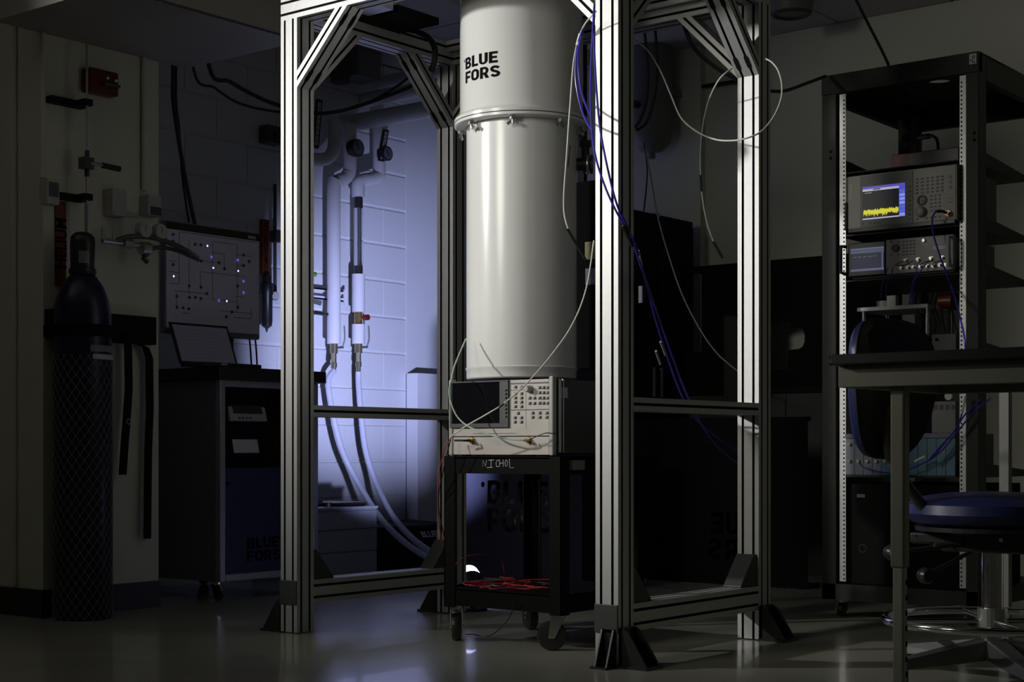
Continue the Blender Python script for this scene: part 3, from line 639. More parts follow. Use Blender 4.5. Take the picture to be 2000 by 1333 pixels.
for k, (u, m) in enumerate(((778, GREENC), (825, BLUEC))):
    pts = [PX(300+u/4.165, 420+985/4.165, SX-.02), PX(300+(u+10)/4.165, 420+1100/4.165, SX-.05), PX(300+(u+18)/4.165, 420+1235/4.165, SX-.1)]
    cable('panel_cable', pts, .004, [mat('dark_green_cable', (.03, .08, .06), .5, 0, 0), BLUEC][k], ['dark green cable', 'blue cable'][k]+' hanging from the schematic display to the worktop')
# ------------------------------------------------------------------ filter, sign and gauge on the block wall
p, q = PX(513, 428, -1.96), PX(526, 538, -1.96)
sg = MB().box(-1.985, -1.96, p.y, q.y, q.z, p.z).build('air_sign', ORANGE); tag(sg, 'narrow orange upright sign with black capitals on the block wall', 'sign')
me = text_mesh('COMPRESSED AIR', 1, .0, .01); L = max(v.co.x for v in me.vertices)
s_ = (p.z-q.z)*.92/L; off = wl(sg)
link('lettering', mapped(me, lambda x, y, z: Vector((-1.9595, p.y+(q.y-p.y)*.5+(.35-y)*s_, q.z+.012+x*s_))-off), INK, sg)
fl = root('air_filter', (-1.95, 1.755, 1.23), 'black compressed-air filter bowl and gauge below the orange sign', 'filter')
p = PX(521, 595, -1.95)
MB().lathe([(.004, 1.232), (.008, 1.25), (.026, 1.262), (.030, 1.29), (.030, 1.42), (.034, 1.425), (.034, 1.48), (.026, 1.485), (.026, 1.52), (.004, 1.53)], (-1.95, p.y, 0), 20).build('bowl', BLKP, fl, smooth=True)
MB().box(-2.02, -1.95, p.y-.01, p.y+.07, 1.43, 1.47).build('bracket', BLK, fl)
g_ = PX(536, 578, -1.93); gz = MB().cyl((-1.95, g_.y, g_.z), (-1.925, g_.y, g_.z), .024, n=24).build('gauge', STEEL, fl, smooth=False); MB().cyl((-1.925, g_.y, g_.z), (-1.923, g_.y, g_.z), .020, n=24).build('dial', PAPER, gz)
p = PX(537, 450, -1.97); MB().cyl((-1.97, p.y, 1.47), (-1.97, p.y, 2.0), .009, n=10).build('riser', DGREY, fl); MB().box(-1.99, -1.94, p.y-.02, p.y+.02, 1.70, 1.76).build('valve', DGREY, fl)
p = PX(528, 265, -2.0); wb = MB().box(-2.03, -1.96, p.y-.055, p.y+.055, p.z-.045, p.z+.045).box(-1.96, -1.94, p.y-.01, p.y+.06, p.z-.03, p.z+.01).build('wall_box', DGREY, None, bevel=.004); tag(wb, 'small dark box high on the block wall left of the frame', 'box')
# ------------------------------------------------------------------ white insulated pipes on the block wall
PXC = -1.925; pr3 = .036
def pw(x, y, X=PXC): return PX(x, y, X)
def pipe(name, pts, r, label, m=PIPEW):
    o = MB().tube(pts, r, 20, 5).build(name, m, None, smooth=True); tag(o, label, 'pipe'); return o
y1_, y2_ = pw(652, 500).y, pw(700, 500).y
za = pw(652, 350).z; zb1 = pw(652, 672).z
def vert(y, z0, z1): return [(PXC, y, z0), (PXC, y, (z0+z1)/2), (PXC, y, z1)]
g1 = pw(680, 300)
pA = root('drop_pipe', (PXC, y1_, zb1), 'longer white insulated drop pipe with dial gauge, left of the pair', 'pipe')
MB().tube([(PXC, y1_, zb1), (PXC, y1_, 1.5), (PXC, y1_, za-.06), (PXC+.004, y1_+.02, za-.012), (PXC+.01, y1_+.07, za+.012), (PXC+.012, g1.y-.02, za+.03), (PXC+.012, g1.y, za+.08), (PXC+.012, g1.y, g1.z+.16)], pr3, 20, 5).build('jacket', PIPEW, pA, smooth=True)
def gauge(par, y, z, r=.047):
    gd = MB(); gd.cyl((PXC+.03, y, z), (PXC+.075, y, z), r, n=28); o = gd.build('gauge', BLKP, par, smooth=False)
    MB().cyl((PXC+.0751, y, z), (PXC+.0765, y, z), r-.007, n=28).build('dial', mat('grey_dial', (.16, .15, .17), .3), o)
    M = Matrix.Translation((PXC+.077, y, z)) @ Matrix.Rotation(.6, 4, 'X'); MB(M).box(0, .001, -.002, .002, -.012, r-.016).build('needle', INK, o)
gauge(pA, pw(680, 292).y, pw(680, 292).z)
pB = root('drop_pipe', (PXC, y2_, pw(700, 670).z), 'white insulated drop pipe with flow tube and brass valve, right of the pair', 'pipe')
g2 = pw(738, 300); ze = pw(705, 350).z
MB().tube([(PXC, y2_, pw(700, 385).z), (PXC, y2_, ze-.03), (PXC+.004, y2_+.03, ze-.005), (PXC+.006, y2_+.07, ze+.005), (PXC+.01, g2.y-.01, ze+.03), (PXC+.01, g2.y, ze+.07), (PXC+.01, g2.y, g2.z+.16)], pr3, 20, 5).build('jacket', PIPEW, pB, smooth=True)
MB().tube(vert(y2_, pw(700, 610).z, pw(700, 536).z), pr3-.001, 20, 2).build('jacket', PIPEW, pB, smooth=True)
MB().tube(vert(y2_, pw(700, 672).z, pw(700, 634).z), pr3-.001, 20, 2).build('jacket', PIPEW, pB, smooth=True)
gauge(pB, g2.y, pw(738, 303).z, .040)
zft, zfb = pw(700, 386).z, pw(700, 536).z
MB().cyl((PXC, y2_, zfb), (PXC, y2_, zfb+.045), .024, n=14).build('flow_fitting', BLKP, pB); MB().cyl((PXC, y2_, zft-.055), (PXC, y2_, zft), .024, n=14).build('flow_fitting', BLKP, pB)
MB().cyl((PXC, y2_, zft-.02), (PXC, y2_, zft+.005), .018, n=8).build('brass_nut', BRASS, pB)
ft = MB().cyl((PXC, y2_, zfb+.045), (PXC, y2_, zft-.055), .026, n=20).build('flow_tube', CLEAR, pB, smooth=True); MB().cyl((PXC, y2_, zfb+.045), (PXC, y2_, zft-.055), .005, n=8).build('flow_rod', STEEL, ft)
MB().cyl((PXC, y2_, pw(700, 634).z), (PXC, y2_, pw(700, 610).z), .022, n=12).build('valve_body', BRASS, pB); c = pw(706, 621); MB().cyl((PXC+.02, c.y, c.z), (PXC+.05, c.y, c.z), .016, n=14).build('valve_handle', RED, pB)
for par, y, xpix in ((pA, y1_, 645), (pB, y2_, 700)):
    z = pw(xpix, 672).z; b = MB(); b.cyl((PXC, y, z-.05), (PXC, y, z), .021, n=12); b.cyl((PXC, y, z-.10), (PXC, y, z-.05), .014, n=6); b.cyl((PXC, y, z-.125), (PXC, y, z-.10), .017, n=12); b.cyl((PXC, y, z-.15), (PXC, y, z-.125), .013, n=12)
    b.build('brass_valve', mat('tarnished_brass', (.30, .27, .17), .35, .8), par)
    b = MB(); b.cyl((PXC+.01, y, z-.02), (PXC+.02, y+.05, z-.015), .007, n=8); b.tube([(PXC+.02, y+.045, z-.015), (PXC+.03, y+.052, z+.03), (PXC+.03, y+.048, z+.10)], .004, 8, 3); b.build('lever', STEEL, par)
# wall strut channel and clamps
zs = pw(650, 577, W1+.03).z
st = root('wall_strut', (W1+.02, 2.2, zs), 'white strut channel fixed across the block wall behind the drop pipes', 'strut')
b = MB(); b.box(W1, W1+.035, 1.95, y2_-.03, zs-.03, zs-.022); b.box(W1, W1+.035, 1.95, y2_-.03, zs+.022, zs+.03); b.box(W1, W1+.006, 1.95, y2_-.03, zs-.03, zs+.03); b.box(W1+.028, W1+.035, 1.95, y2_-.03, zs-.03, zs-.012); b.box(W1+.028, W1+.035, 1.95, y2_-.03, zs+.012, zs+.03); b.build('channel', PIPEW, st)
MB().box(W1+.035, W1+.045, y2_-.045, y2_-.03, zs-.05, zs+.035).build('end_clamp', PIPEW, st)
# valve handle poking out behind the left post
c = pw(620, 612, -1.9); tag(MB().tube([(c.x, c.y-.05, c.z), (c.x, c.y, c.z+.002), (c.x-.015, c.y+.085, c.z)], .011, 10, 3).build('lever_handle', BLKP, None, smooth=True), 'black lever handle sticking out beside the longer drop pipe', 'handle')
c = pw(613, 536, -1.9); tag(MB().cyl((c.x, c.y-.02, c.z), (c.x, c.y+.012, c.z), .012, n=12).cyl((W1-.004, c.y-.01, c.z), (c.x, c.y-.01, c.z), .005, n=8).build('green_knob', mat('green_knob', (.12, .30, .03), .4), None), 'small green knob just right of the left post', 'knob')
# third jacketed pipe, half hidden by the post
pipe('side_pipe', [pw(653, 235, PXC+.03), pw(653, 270, PXC+.03), pw(651, 292, PXC+.03), pw(641, 308, PXC+.03), pw(622, 312, PXC+.03), pw(600, 309, PXC+.03), pw(570, 304, PXC+.03)], .034, 'white jacketed pipe with elbow half hidden by the left post')
# thermometers: two slim scales
for k, (x0, y0, x1, y1) in enumerate(((752, 254, 742, 315), (622, 195, 614, 290))):
    a, c = pw(x0, y0, -1.88), pw(x1, y1, -1.88); d = Vector((0, .02, 0))
    b = MB(); b.add([c-d, c+d, a+d, a-d]+[v+Vector((.012, 0, 0)) for v in (c-d, c+d, a+d, a-d)], [(0, 1, 2, 3), (4, 5, 6, 7), (0, 1, 5, 4), (1, 2, 6, 5), (2, 3, 7, 6), (3, 0, 4, 7)])
    tg = root('thermometer', c, ['slim black framed thermometer scale beside the right drop pipe gauge', 'slim black thermometer scale close to the left post'][k], 'thermometer'); b.build('frame', BLKP, tg)
    e = (a-c)*.06; d2 = d*.55; f_ = Vector((.0125, 0, 0)); MB().add([c-d2+e+f_, c+d2+e+f_, a+d2-e+f_, a-d2-e+f_], [(0, 1, 2, 3)]).build('scale', LGREY, tg)
    for q in range(7): 
        m_ = c+(a-c)*(.15+.11*q)+f_*1.02; MB().box(m_.x, m_.x+.0006, m_.y-.004, m_.y+.004, m_.z-.003, m_.z+.003).build('mark', INK, tg)
# overhead jacketed pipes running out from the wall
for (yy, x, y, r, x1, lab) in ((2.36, 762, 227, .046, -.55, 'lowest of the three white jacketed pipes crossing above the drop pipes'), (2.52, 762, 186, .042, -.5, 'middle one of the three white jacketed overhead pipes'), (2.66, 762, 161, .045, -.45, 'uppermost of the three white jacketed overhead pipes')):
    z = PY(x, y, yy).z; pipe('overhead_pipe', [(W1+.02, yy, z), (-1.5, yy, z), (-1.0, yy, z), (x1, yy, z)], r, lab)
p = pw(712, 127, -1.9); jb = MB().box(-2.02, -1.86, p.y-.09, p.y+.09, p.z-.075, p.z+.075).build('duct_box', GREY, None, bevel=.004); tag(jb, 'dark square box under the ceiling above the overhead pipes', 'box')
p = pw(672, 140, -1.9); tag(MB().lathe([(.01, -.06), (.05, -.055), (.055, 0), (.04, .05), (.02, .12)], (-1.93, p.y, p.z), 20).build('ceiling_valve', DGREY, None, smooth=True), 'dim round valve body under the ceiling left of the dark box', 'valve')
# two milky hoses
zhose = pw(645, 672).z-.15
h1 = [(PXC, y1_, zhose+.01), pw(641, 745), pw(648, 800, -1.9), pw(668, 880, -1.85), pw(700, 945, -1.75), pw(745, 1015, -1.5), pw(790, 1060, -1.33), pw(832, 1088, -1.2), pw(870, 1112, -1.05)]
h2 = [(PXC, y2_, zhose+.01), pw(700, 745), pw(704, 800, -1.9), pw(714, 880, -1.85), pw(735, 945, -1.75), pw(765, 1005, -1.5), pw(803, 1050, -1.33), pw(842, 1080, -1.2), pw(880, 1106, -1.05)]
for k, h in enumerate((h1, h2)): cable('water_hose', h, .0155, HOSE, ['milky hose curving down from the longer drop pipe', 'milky hose curving down from the drop pipe with the flow tube'][k], 'hose', n=14)
# chest of drawers and boxes on the floor
cxf = -1.35; c0, c1 = PX(612, 990, cxf).y, PX(738, 990, cxf).y; ztop = .352
cb = root('drawer_chest', (-1.55, (c0+c1)/2, 0), 'low pale chest of drawers on the floor under the pipes', 'chest')
MB().box(-1.78, cxf-.012, c0, c1, 0, ztop-.012).build('body', mat('chest_grey', (.36, .38, .42), .5), cb); MB().box(-1.79, cxf, c0-.004, c1+.004, ztop-.012, ztop).build('lid', mat('chest_grey_lid', (.42, .44, .48), .5), cb, bevel=.003)
for k, (za_, zb_) in enumerate(((.245, .332), (.135, .240), (.02, .130))): MB().box(cxf-.012, cxf, c0+.006, c1-.006, za_, zb_).build('drawer', mat('chest_drawer', (.37, .39, .43), .5), cb, bevel=.004)
bgp = root('folded_cloth', (-1.58, c0+.15, ztop), 'dark folded cloth heap lying on the pale chest', 'cloth')
MB().lathe([(.11, 0), (.12, .012), (.10, .035), (.06, .05), (.01, .055)], (-1.60, c0+.16, ztop), 12).build('heap', mat('dark_cloth', (.05, .05, .06), .8, 0, .3, 30, .5), bgp, smooth=True)
tag(MB().box(-1.62, -1.40, c0+.2, c1-.03, ztop, ztop+.02).build('tablet', BLKP, None, bevel=.006), 'flat black tablet lying on the pale chest', 'tablet')
tag(MB().cyl((-1.42, c0+.17, ztop), (-1.42, c0+.17, ztop+.022), .02, .016, n=20).build('metal_cap', CHROME, None, smooth=True), 'small shiny metal cap on the front of the pale chest', 'cap')
kb = root('black_case', (-1.75, 2.3, 0), 'black case with slanted lettered lid on the floor right of the chest', 'case')
cy0, cy1 = PX(739, 1050, -1.55).y, PX(905, 1050, -1.55).y; zk = PX(745, 1047, -1.55).z
b = MB(); b.prism([(-1.95, 0), (-1.55, 0), (-1.55, zk-.05), (-1.62, zk+.04), (-1.95, zk+.05)], cy0, cy1, lambda u, v, w_: (u, w_, v)); b.build('body', BLKM, kb, bevel=.01)
me = text_mesh('BLUEFORS', 1, 0, .02); off = wl(kb); tsl = Vector((-.07, 0, .09)).normalized(); yt = PX(822, 1062, -1.58).y
link('lettering', mapped(me, lambda x, y, z: Vector((-1.55, yt+x*.055, zk-.05))+tsl*(.030+y*.055)+Vector((.09, 0, .07)).normalized()*.0025-off), PAPER, kb)
# ================================================================== gas bottle and fittings on the left wall
gx, gy = -.905, -.155; R = .106
gb = root('gas_bottle', (gx, gy, 0), 'tall dark blue gas bottle in a net sleeve by the left wall', 'gas bottle')
MB().lathe([(.04, .002), (R-.006, .0), (R, .012), (R, 1.10), (R*.985, 1.14), (R*.90, 1.19), (R*.72, 1.24), (R*.5, 1.275), (.042, 1.285), (.042, 1.30)], (gx, gy, 0), 40).build('body', BPAINT, gb, smooth=True)
MB().lathe([(.047, 1.285), (.05, 1.29), (.05, 1.305), (.044, 1.31), (.046, 1.40), (.044, 1.425), (.030, 1.44), (.012, 1.445)], (gx, gy, 0), 28).build('cap', BLKP, gb, smooth=True)
def on_bottle(x0, y0, x1, y1, r, name, m, lab=None):
    tcm = Vector((CAM.x-gx, CAM.y-gy, 0)).normalized(); rg = Vector((-tcm.y, tcm.x, 0)); P = []
    Zb = 5.75; xc = 1000+F*((Vector((gx, gy, 0))-CAM).dot(Vector((math.cos(PHI), math.sin(PHI), 0))))/((Vector((gx, gy, 0))-CAM).dot(Vector((-math.sin(PHI), math.cos(PHI), 0))))
    b = MB(); n = 8; vs = []
    for i in range(n+1):
        x = x0+(x1-x0)*i/n; a = math.asin(max(-.98, min(.98, (x-xc)/F*Zb/r))); d = tcm*math.cos(a)+rg*math.sin(a)
        for y in (y0, y1): vs.append((gx+d.x*(r+.0012), gy+d.y*(r+.0012), CAM.z+(CY-y)*(Zb-r)/F))
    b.add(vs, [(2*i, 2*i+2, 2*i+3, 2*i+1) for i in range(n)]); return b.build(name, m, gb)
on_bottle(154, 488, 174, 512, .047, 'cap_label', GREY)
on_bottle(180, 690, 224, 700, R+.004, 'label', LGREY); on_bottle(176, 672, 222, 685, R+.004, 'label', GREY)
vs_ = []; nb_ = 22; bnet = MB()
for s in (-1, 1):
    for k in range(nb_):
        a0_ = 2*math.pi*k/nb_
        pts = [(gx+(R+.003)*math.cos(a0_+s*z*6.2), gy+(R+.003)*math.sin(a0_+s*z*6.2), .004+z*.98) for z in [i/36 for i in range(37)]]
        bnet.tube(pts, .0012, 4, 1)
bnet.build('net_sleeve', NETM, gb, kind='stuff')
# wall bracket with strap
br = root('bottle_bracket', (W0+.05, .03, .93), 'black wall bracket with webbing strap round the gas bottle', 'bracket')
zbk = PX(200, 640, W0+.03).z; 
MB().box(W0, W0+.045, -.235, .255, zbk-.055, zbk+.055).build('rail', BLK, br, bevel=.003)
pts = [(W0+.045, gy-R-.01, zbk-.03)]+[(gx+(R+.006)*math.cos(a), gy+(R+.006)*math.sin(a), zbk-.03) for a in [math.radians(-120+15*i) for i in range(0, 15)]]+[(W0+.045, gy+R+.03, zbk-.03)]
b = MB(); vs2 = []
for q in pts: vs2 += [(q[0], q[1], q[2]-.022), (q[0], q[1], q[2]+.022)]
b.add(vs2, [(2*i, 2*i+2, 2*i+3, 2*i+1) for i in range(len(pts)-1)]); so = b.build('strap', BLKM, br); so.modifiers.new('s', 'SOLIDIFY').thickness = .003
def strap(xs, X, name='strap_tail'):
    b = MB(); vs2 = []
    for (x, y, hw) in xs:
        c = PX(x, y, X); vs2 += [(c.x, c.y-hw, c.z), (c.x, c.y+hw, c.z)]
    b.add(vs2, [(2*i, 2*i+1, 2*i+3, 2*i+2) for i in range(len(xs)-1)]); o = b.build(name, BLKM, br); o.modifiers.new('s', 'SOLIDIFY').thickness = .004; return o
strap([(246, 650, .016), (251, 680, .018), (252, 760, .018), (248, 820, .018), (244, 870, .018), (240, 928, .018)], W0+.06)
strap([(262, 668, .018), (284, 680, .016), (291, 700, .018), (292, 800, .018), (289, 880, .018), (288, 950, .018), (287, 1053, .018)], W0+.035)
p = PX(251, 824, W0+.07); MB().torus(p, .010, .0025, 16, 6, axis=(1, 0, 0)).build('buckle', STEEL, br, smooth=True)
# helium riser tube with valve and clamps
hr = root('helium_riser', (W0+.07, -.04, 1.44), 'thin steel riser tube with black lever valve above the gas bottle', 'tube')
hx = W0+.09; hp = lambda x, y: PX(x, y, hx); hy_ = hp(170, 300).y
MB().cyl((hx, hy_, 1.44), (hx, hy_, 2.19), .0045, n=10).build('tube', STEEL, hr, smooth=True)
MB().cyl((hx, hy_, 1.445), (hx, hy_, 1.56), .009, n=12).build('coupling', STEEL, hr)
zv = hp(172, 320).z; MB().box(hx-.02, hx+.02, hy_-.026, hy_+.02, zv-.022, zv+.022).cyl((hx, hy_, zv-.05), (hx, hy_, zv+.05), .010, n=6).build('valve_body', DGREY, hr, bevel=.003)
b = MB(); b.cyl((hx+.02, hy_, zv), (hx+.02, hy_+.06, zv-.001), .006, n=8); v_ = b.build('valve_stem', STEEL, hr); MB().cyl((hx+.02, hy_+.055, zv-.001), (hx+.02, hy_+.135, zv-.004), .011, n=12).build('lever', BLKP, hr)
for y in (195, 381):
    z = hp(150, y).z; b = MB(); b.box(W0, W0+.04, hy_-.12, hy_+.035, z-.012, z+.012); b.box(W0+.035, hx+.012, hy_-.018, hy_+.018, z-.014, z+.010); b.build('strut_clamp', BLK, hr)
p, q = PX(110, 392, W0+.012), PX(131, 560, W0+.012)
hs = MB().box(W0, W0+.006, p.y, q.y, q.z, p.z).build('helium_sign', ORANGE); tag(hs, 'orange upright sign reading helium on the left wall', 'sign')
me = text_mesh('HELIUM', 1, 0, .015); L = max(v.co.x for v in me.vertices); s_ = .19/L; off = wl(hs); zt0 = PX(120, 525, W0+.01).z
link('lettering', mapped(me, lambda x, y, z: Vector((W0+.0065, (p.y+q.y)/2+(.35-y)*s_*1.3, zt0+x*s_))-off), INK, hs)
# strobe alarm
p, q = PX(174, 130, W0+.05), PX(231, 190, W0+.05); al = root('fire_alarm', (W0, (p.y+q.y)/2, q.z), 'red fire alarm box with clear strobe high on the left wall', 'alarm')
MB().box(W0, W0+.055, p.y, q.y, q.z, p.z).build('box', RED, al, bevel=.008)
MB().box(W0+.055, W0+.075, p.y+.055, q.y-.006, q.z+.03, p.z-.05).build('strobe_lens', mat('smoked_lens', (.12, .10, .10), .1), al, bevel=.004)
for y in (.066, .105): MB().cyl((W0+.074, p.y+y, q.z+.062-y*.08), (W0+.079, p.y+y, q.z+.062-y*.08), .0055, n=12).build('strobe_bulb', mat('strobe_glass', (.85, .85, .85), .15), al)
# conduits and wall boxes
def conduit(x, ya_, yb_, lab, r=.011): 
    a, c = PX(x, ya_, W0+.015), PX(x, yb_, W0+.015); tag(MB().cyl((W0+.013, a.y, c.z), (W0+.013, a.y, min(a.z, 2.188)), r, n=12).build('conduit', WALLP, None, smooth=True), lab, 'conduit')
conduit(84, 40, 348, 'painted conduit above the thermostat on the left wall edge'); conduit(282, 112, 372, 'painted conduit right of the fire alarm on the left wall')
def wallbox(name, x0, y0, x1, y1, d, m, lab, cat):
    a, c = PX(x0, y0, W0+d), PX(x1, y1, W0+d); r_ = root(name, (W0, (a.y+c.y)/2, c.z), lab, cat); MB().box(W0, W0+d, a.y, c.y, c.z, a.z).build('box', m, r_, bevel=.004); return r_, a, c
r_, a, c = wallbox('thermostat', 92, 348, 117, 401, .05, LGREY, 'small thermostat with dark display at the left wall edge', 'thermostat'); MB().box(W0+.05, W0+.052, a.y+.008, c.y-.006, c.z+.028, a.z-.012).build('display', mat('smoke_display', (.10, .10, .12), .2), r_)
r_, a, c = wallbox('junction_box', 220, 367, 248, 425, .055, LGREY, 'plain painted junction box left of the two wall boxes', 'box')
for yy, zz in ((a.y+.012, c.z+.012), (c.y-.012, a.z-.012)): MB().cyl((W0+.055, yy, zz), (W0+.057, yy, zz), .004, n=8).build('screw', STEEL, r_)
MB().cyl((W0+.02, c.y, c.z+.02), (W0+.02, c.y+.08, c.z+.02), .009, n=10).build('nipple', LGREY, r_)
r_, a, c = wallbox('sensor_box', 290, 380, 316, 424, .055, LGREY, 'pale sensor box at the right edge of the left wall', 'box'); MB().box(W0+.055, W0+.062, a.y+.01, c.y-.008, c.z+.004, c.z+.035).build('lens', DGREY, r_)
# regulator with two gauges and flexible hose
rg_ = root('gas_regulator', (W0+.10, .10, 1.37), 'brass gas regulator with two round gauges beside the bottle cap', 'regulator')
X_ = W0+.12; rp = lambda x, y: PX(x, y, X_)
c = rp(230, 474); e = rp(300, 478); MB().cyl((X_, rp(200, 466).y, c.z), (X_, e.y, c.z), .010, n=12).cyl((X_, rp(240, 474).y, c.z), (X_, rp(256, 474).y, c.z), .02, n=14).cyl((X_, rp(275, 474).y, c.z-.01), (X_, rp(290, 474).y, c.z-.01), .026, n=16).build('body', STEEL, rg_)
for x, y in ((201, 452), (222, 455)): d = rp(x, y); MB().cyl((X_, d.y, d.z-.03), (X_, d.y, d.z+.012), .006, n=8).build('post', STEEL, rg_)
d = rp(283, 502); MB().cyl((X_, d.y, d.z), (X_, d.y, d.z+.05), .012, n=10).cyl((X_-.0, d.y-.01, d.z-.005), (X_, d.y+.012, d.z-.02), .009, n=8).build('knob', DGREY, rg_)
for x, y, nm in ((275, 450, 0), (306, 454, 1)):
    d = rp(x, y); gg = MB().cyl((X_, d.y, d.z), (X_+.03, d.y, d.z), .030, n=24).build('gauge', STEEL, rg_); MB().cyl((X_+.03, d.y, d.z), (X_+.0312, d.y, d.z), .026, n=24).build('dial', LGREY, gg); MB().box(X_+.0312, X_+.032, d.y-.001, d.y+.001, d.z-.006, d.z+.018).build('needle', INK, gg)
cable('flexible_hose', [rp(225, 472), PX(250, 463, X_+.01), PX(290, 463, X_+.02), PX(330, 474, X_+.02), PX(365, 490, X_), PX(385, 504, X_-.1)], .010, mat('braided_hose', (.10, .10, .09), .5, .3), 'braided hose arching from the regulator towards the schematic display', 'hose', n=10)
cable('flexible_hose', [rp(285, 490), PX(310, 484, X_+.01), PX(340, 488, X_), PX(370, 500, X_-.05), PX(388, 508, X_-.12)], .008, mat('braided_hose', (.10, .10, .09), .5, .3), 'shorter hose running just under the arching braided hose', 'hose', n=10)
# cables hanging from the soffit into the alcove
cable('alcove_cable', [Vector((AT(338, 100, 6.7).x, AT(338, 100, 6.7).y, 2.79)), AT(338, 130, 6.7), AT(338, 190, 6.7), AT(344, 240, 6.7), AT(355, 310, 6.72), AT(368, 380, 6.74), AT(381, 440, 6.75)], .009, BLKC, 'thicker black cable hanging behind the schematic display')
cable('alcove_cable', [Vector((AT(344, 100, 6.72).x, AT(344, 100, 6.72).y, 2.79)), AT(344, 130, 6.72), AT(344, 200, 6.72), AT(350, 250, 6.72), AT(352, 290, 6.74), AT(358, 360, 6.76), AT(369, 435, 6.78)], .005, BLKC, 'thinner black cable hanging beside the thicker alcove cable')
cable('swag_cable', [Vector((AT(395, 118, 6.6).x, AT(395, 118, 6.6).y, 2.79)), AT(408, 128, 6.6), AT(450, 160, 6.65), AT(500, 188, 6.7), AT(545, 206, 6.75), AT(612, 221, 6.8), AT(660, 218, 6.8), AT(710, 204, 6.8), AT(760, 186, 6.8), AT(808, 166, 6.8), AT(840, 140, 6.8)], .009, BLKC, 'thicker black cable swagged across the alcove behind the frame')
cable('swag_cable', [Vector((AT(365, 122, 6.6).x, AT(365, 122, 6.6).y, 2.79)), AT(378, 135, 6.6), AT(420, 172, 6.65), AT(470, 203, 6.7), AT(545, 219, 6.75), AT(612, 222, 6.82), AT(680, 214, 6.82), AT(740, 190, 6.82), AT(790, 158, 6.82), AT(830, 120, 6.82)], .006, BLKC, 'thinner black cable swagged across the alcove behind the frame')
# ================================================================== equipment rack
RY = 1.58; RD = .78
xl, xr = PY(1605, 500, RY).x, PY(1912, 500, RY).x; xli = PY(1633, 500, RY).x; xri = PY(1886, 500, RY).x
zT = PY(1605, 150, RY).z; zTi = PY(1636, 183, RY).z
BLKR = mat('rack_black', (.030, .030, .030), .5, spec=.3)
rk = root('equipment_rack', ((xl+xr)/2, RY+RD/2, 0), 'tall black open equipment rack with perforated rails at the right', 'rack')
for x0, x1, nm in ((xl, xli, 'l'), (xri, xr, 'r')):
    for y0 in (RY, RY+RD-.07): 
        po = MB().box(x0, x1, y0, y0+.07, .07, zT-.005).build('post', BLKR, rk, bevel=.003)
        if y0 == RY:
            for z in (1.72, 1.745, .95, .975): MB().cyl(((x0+x1)/2+.008, y0+.0005, z), ((x0+x1)/2+.008, y0-.0012, z), .006, n=10).build('bolt_hole', BLKM, po)
hole = [arc((xl+xr)/2+.02, RY+.33, .042, .042, 0, 360, 24)[:-1]]
me = outline_mesh([[(xl, RY+.01), (xr, RY+.01), (xr, RY+RD), (xl, RY+RD)]]+hole, .004); off = wl(rk)
link('top_panel', mapped(me, lambda x, y, z: Vector((x, y, zT-.004+z))-off), BLKR, rk)
MB().box(xl, xr, RY-.004, RY+.03, zTi, zT).build('top_beam', BLKR, rk, bevel=.003)
for x in (xl, xr-.03): MB().box(x, x+.03, RY+.07, RY+RD-.07, zT-.09, zT-.008).build('side_beam', BLKR, rk)
MB().box(xl, xr, RY+RD-.03, RY+RD, zT-.09, zT-.008).build('top_beam', BLKR, rk)
MB().box(xl, xr, RY, RY+RD, .07, .13).build('base_frame', BLKR, rk)
for x in (xl+.05, xr-.05):
    for y in (RY+.07, RY+RD-.08): caster(rk, x, y, .03, 2.2, .072, fork=STEEL)
# perforated mounting rails with square holes
def rail(x, sx):
    r_ = MB(); r_.box(x, x+sx*.025, RY+.012, RY+.0135, .14, zTi-.002); r_.box(x, x+sx*.0015, RY+.0135, RY+.035, .14, zTi-.002)
    o = r_.build('rack_rail', ZINC, rk); n = int((zTi-.15)/.0155)
    hm = MB().box(-.0028, .0028, -.0006, .0004, -.0032, .0032).mesh('rail_hole')
    for k in range(n): link('rail_hole', hm, BLKM, o, (x+sx*.018, RY+.0118, .15+k*.0155))
rail(PY(1637, 400, RY).x, 1); rail(PY(1885, 400, RY).x, -1)
p = PY(1900, 115, RY-.005); tag(MB().box(p.x-.013, p.x+.013, RY-.0055, RY-.0043, p.z-.018, p.z+.018).build('asset_sticker', PAPER), 'small white printed sticker on the top corner of the rack', 'sticker')
for i in range(3):
    for j in range(4):
        if random.random() < .75: MB().box(p.x-.010+.007*i, p.x-.0055+.007*i, RY-.0058, RY-.0055, p.z-.014+.007*j, p.z-.0095+.007*j).build('print', INK, bpy.data.objects['asset_sticker'])
def shelf(x, y, d=.6):
    z = PY(x, y, RY+.02).z; b = MB(); b.box(xli+.005, xri-.005, RY+.015, RY+d, z-.004, z)
    for xx in (xli+.005, xri-.008): b.prism([(RY+.015, z), (RY+d, z), (RY+d, z+.02), (RY+.1, z+.055), (RY+.015, z+.055)], xx, xx+.003, lambda u, v, w_: (w_, u, v))
    return z, b.build('rack_shelf', BLKR, rk)
zs1, _ = shelf(1655, 338); zs2, _ = shelf(1655, 460); zs3, _ = shelf(1655, 549); zs4, _ = shelf(1655, 700); zs5, _ = shelf(1655, 930)
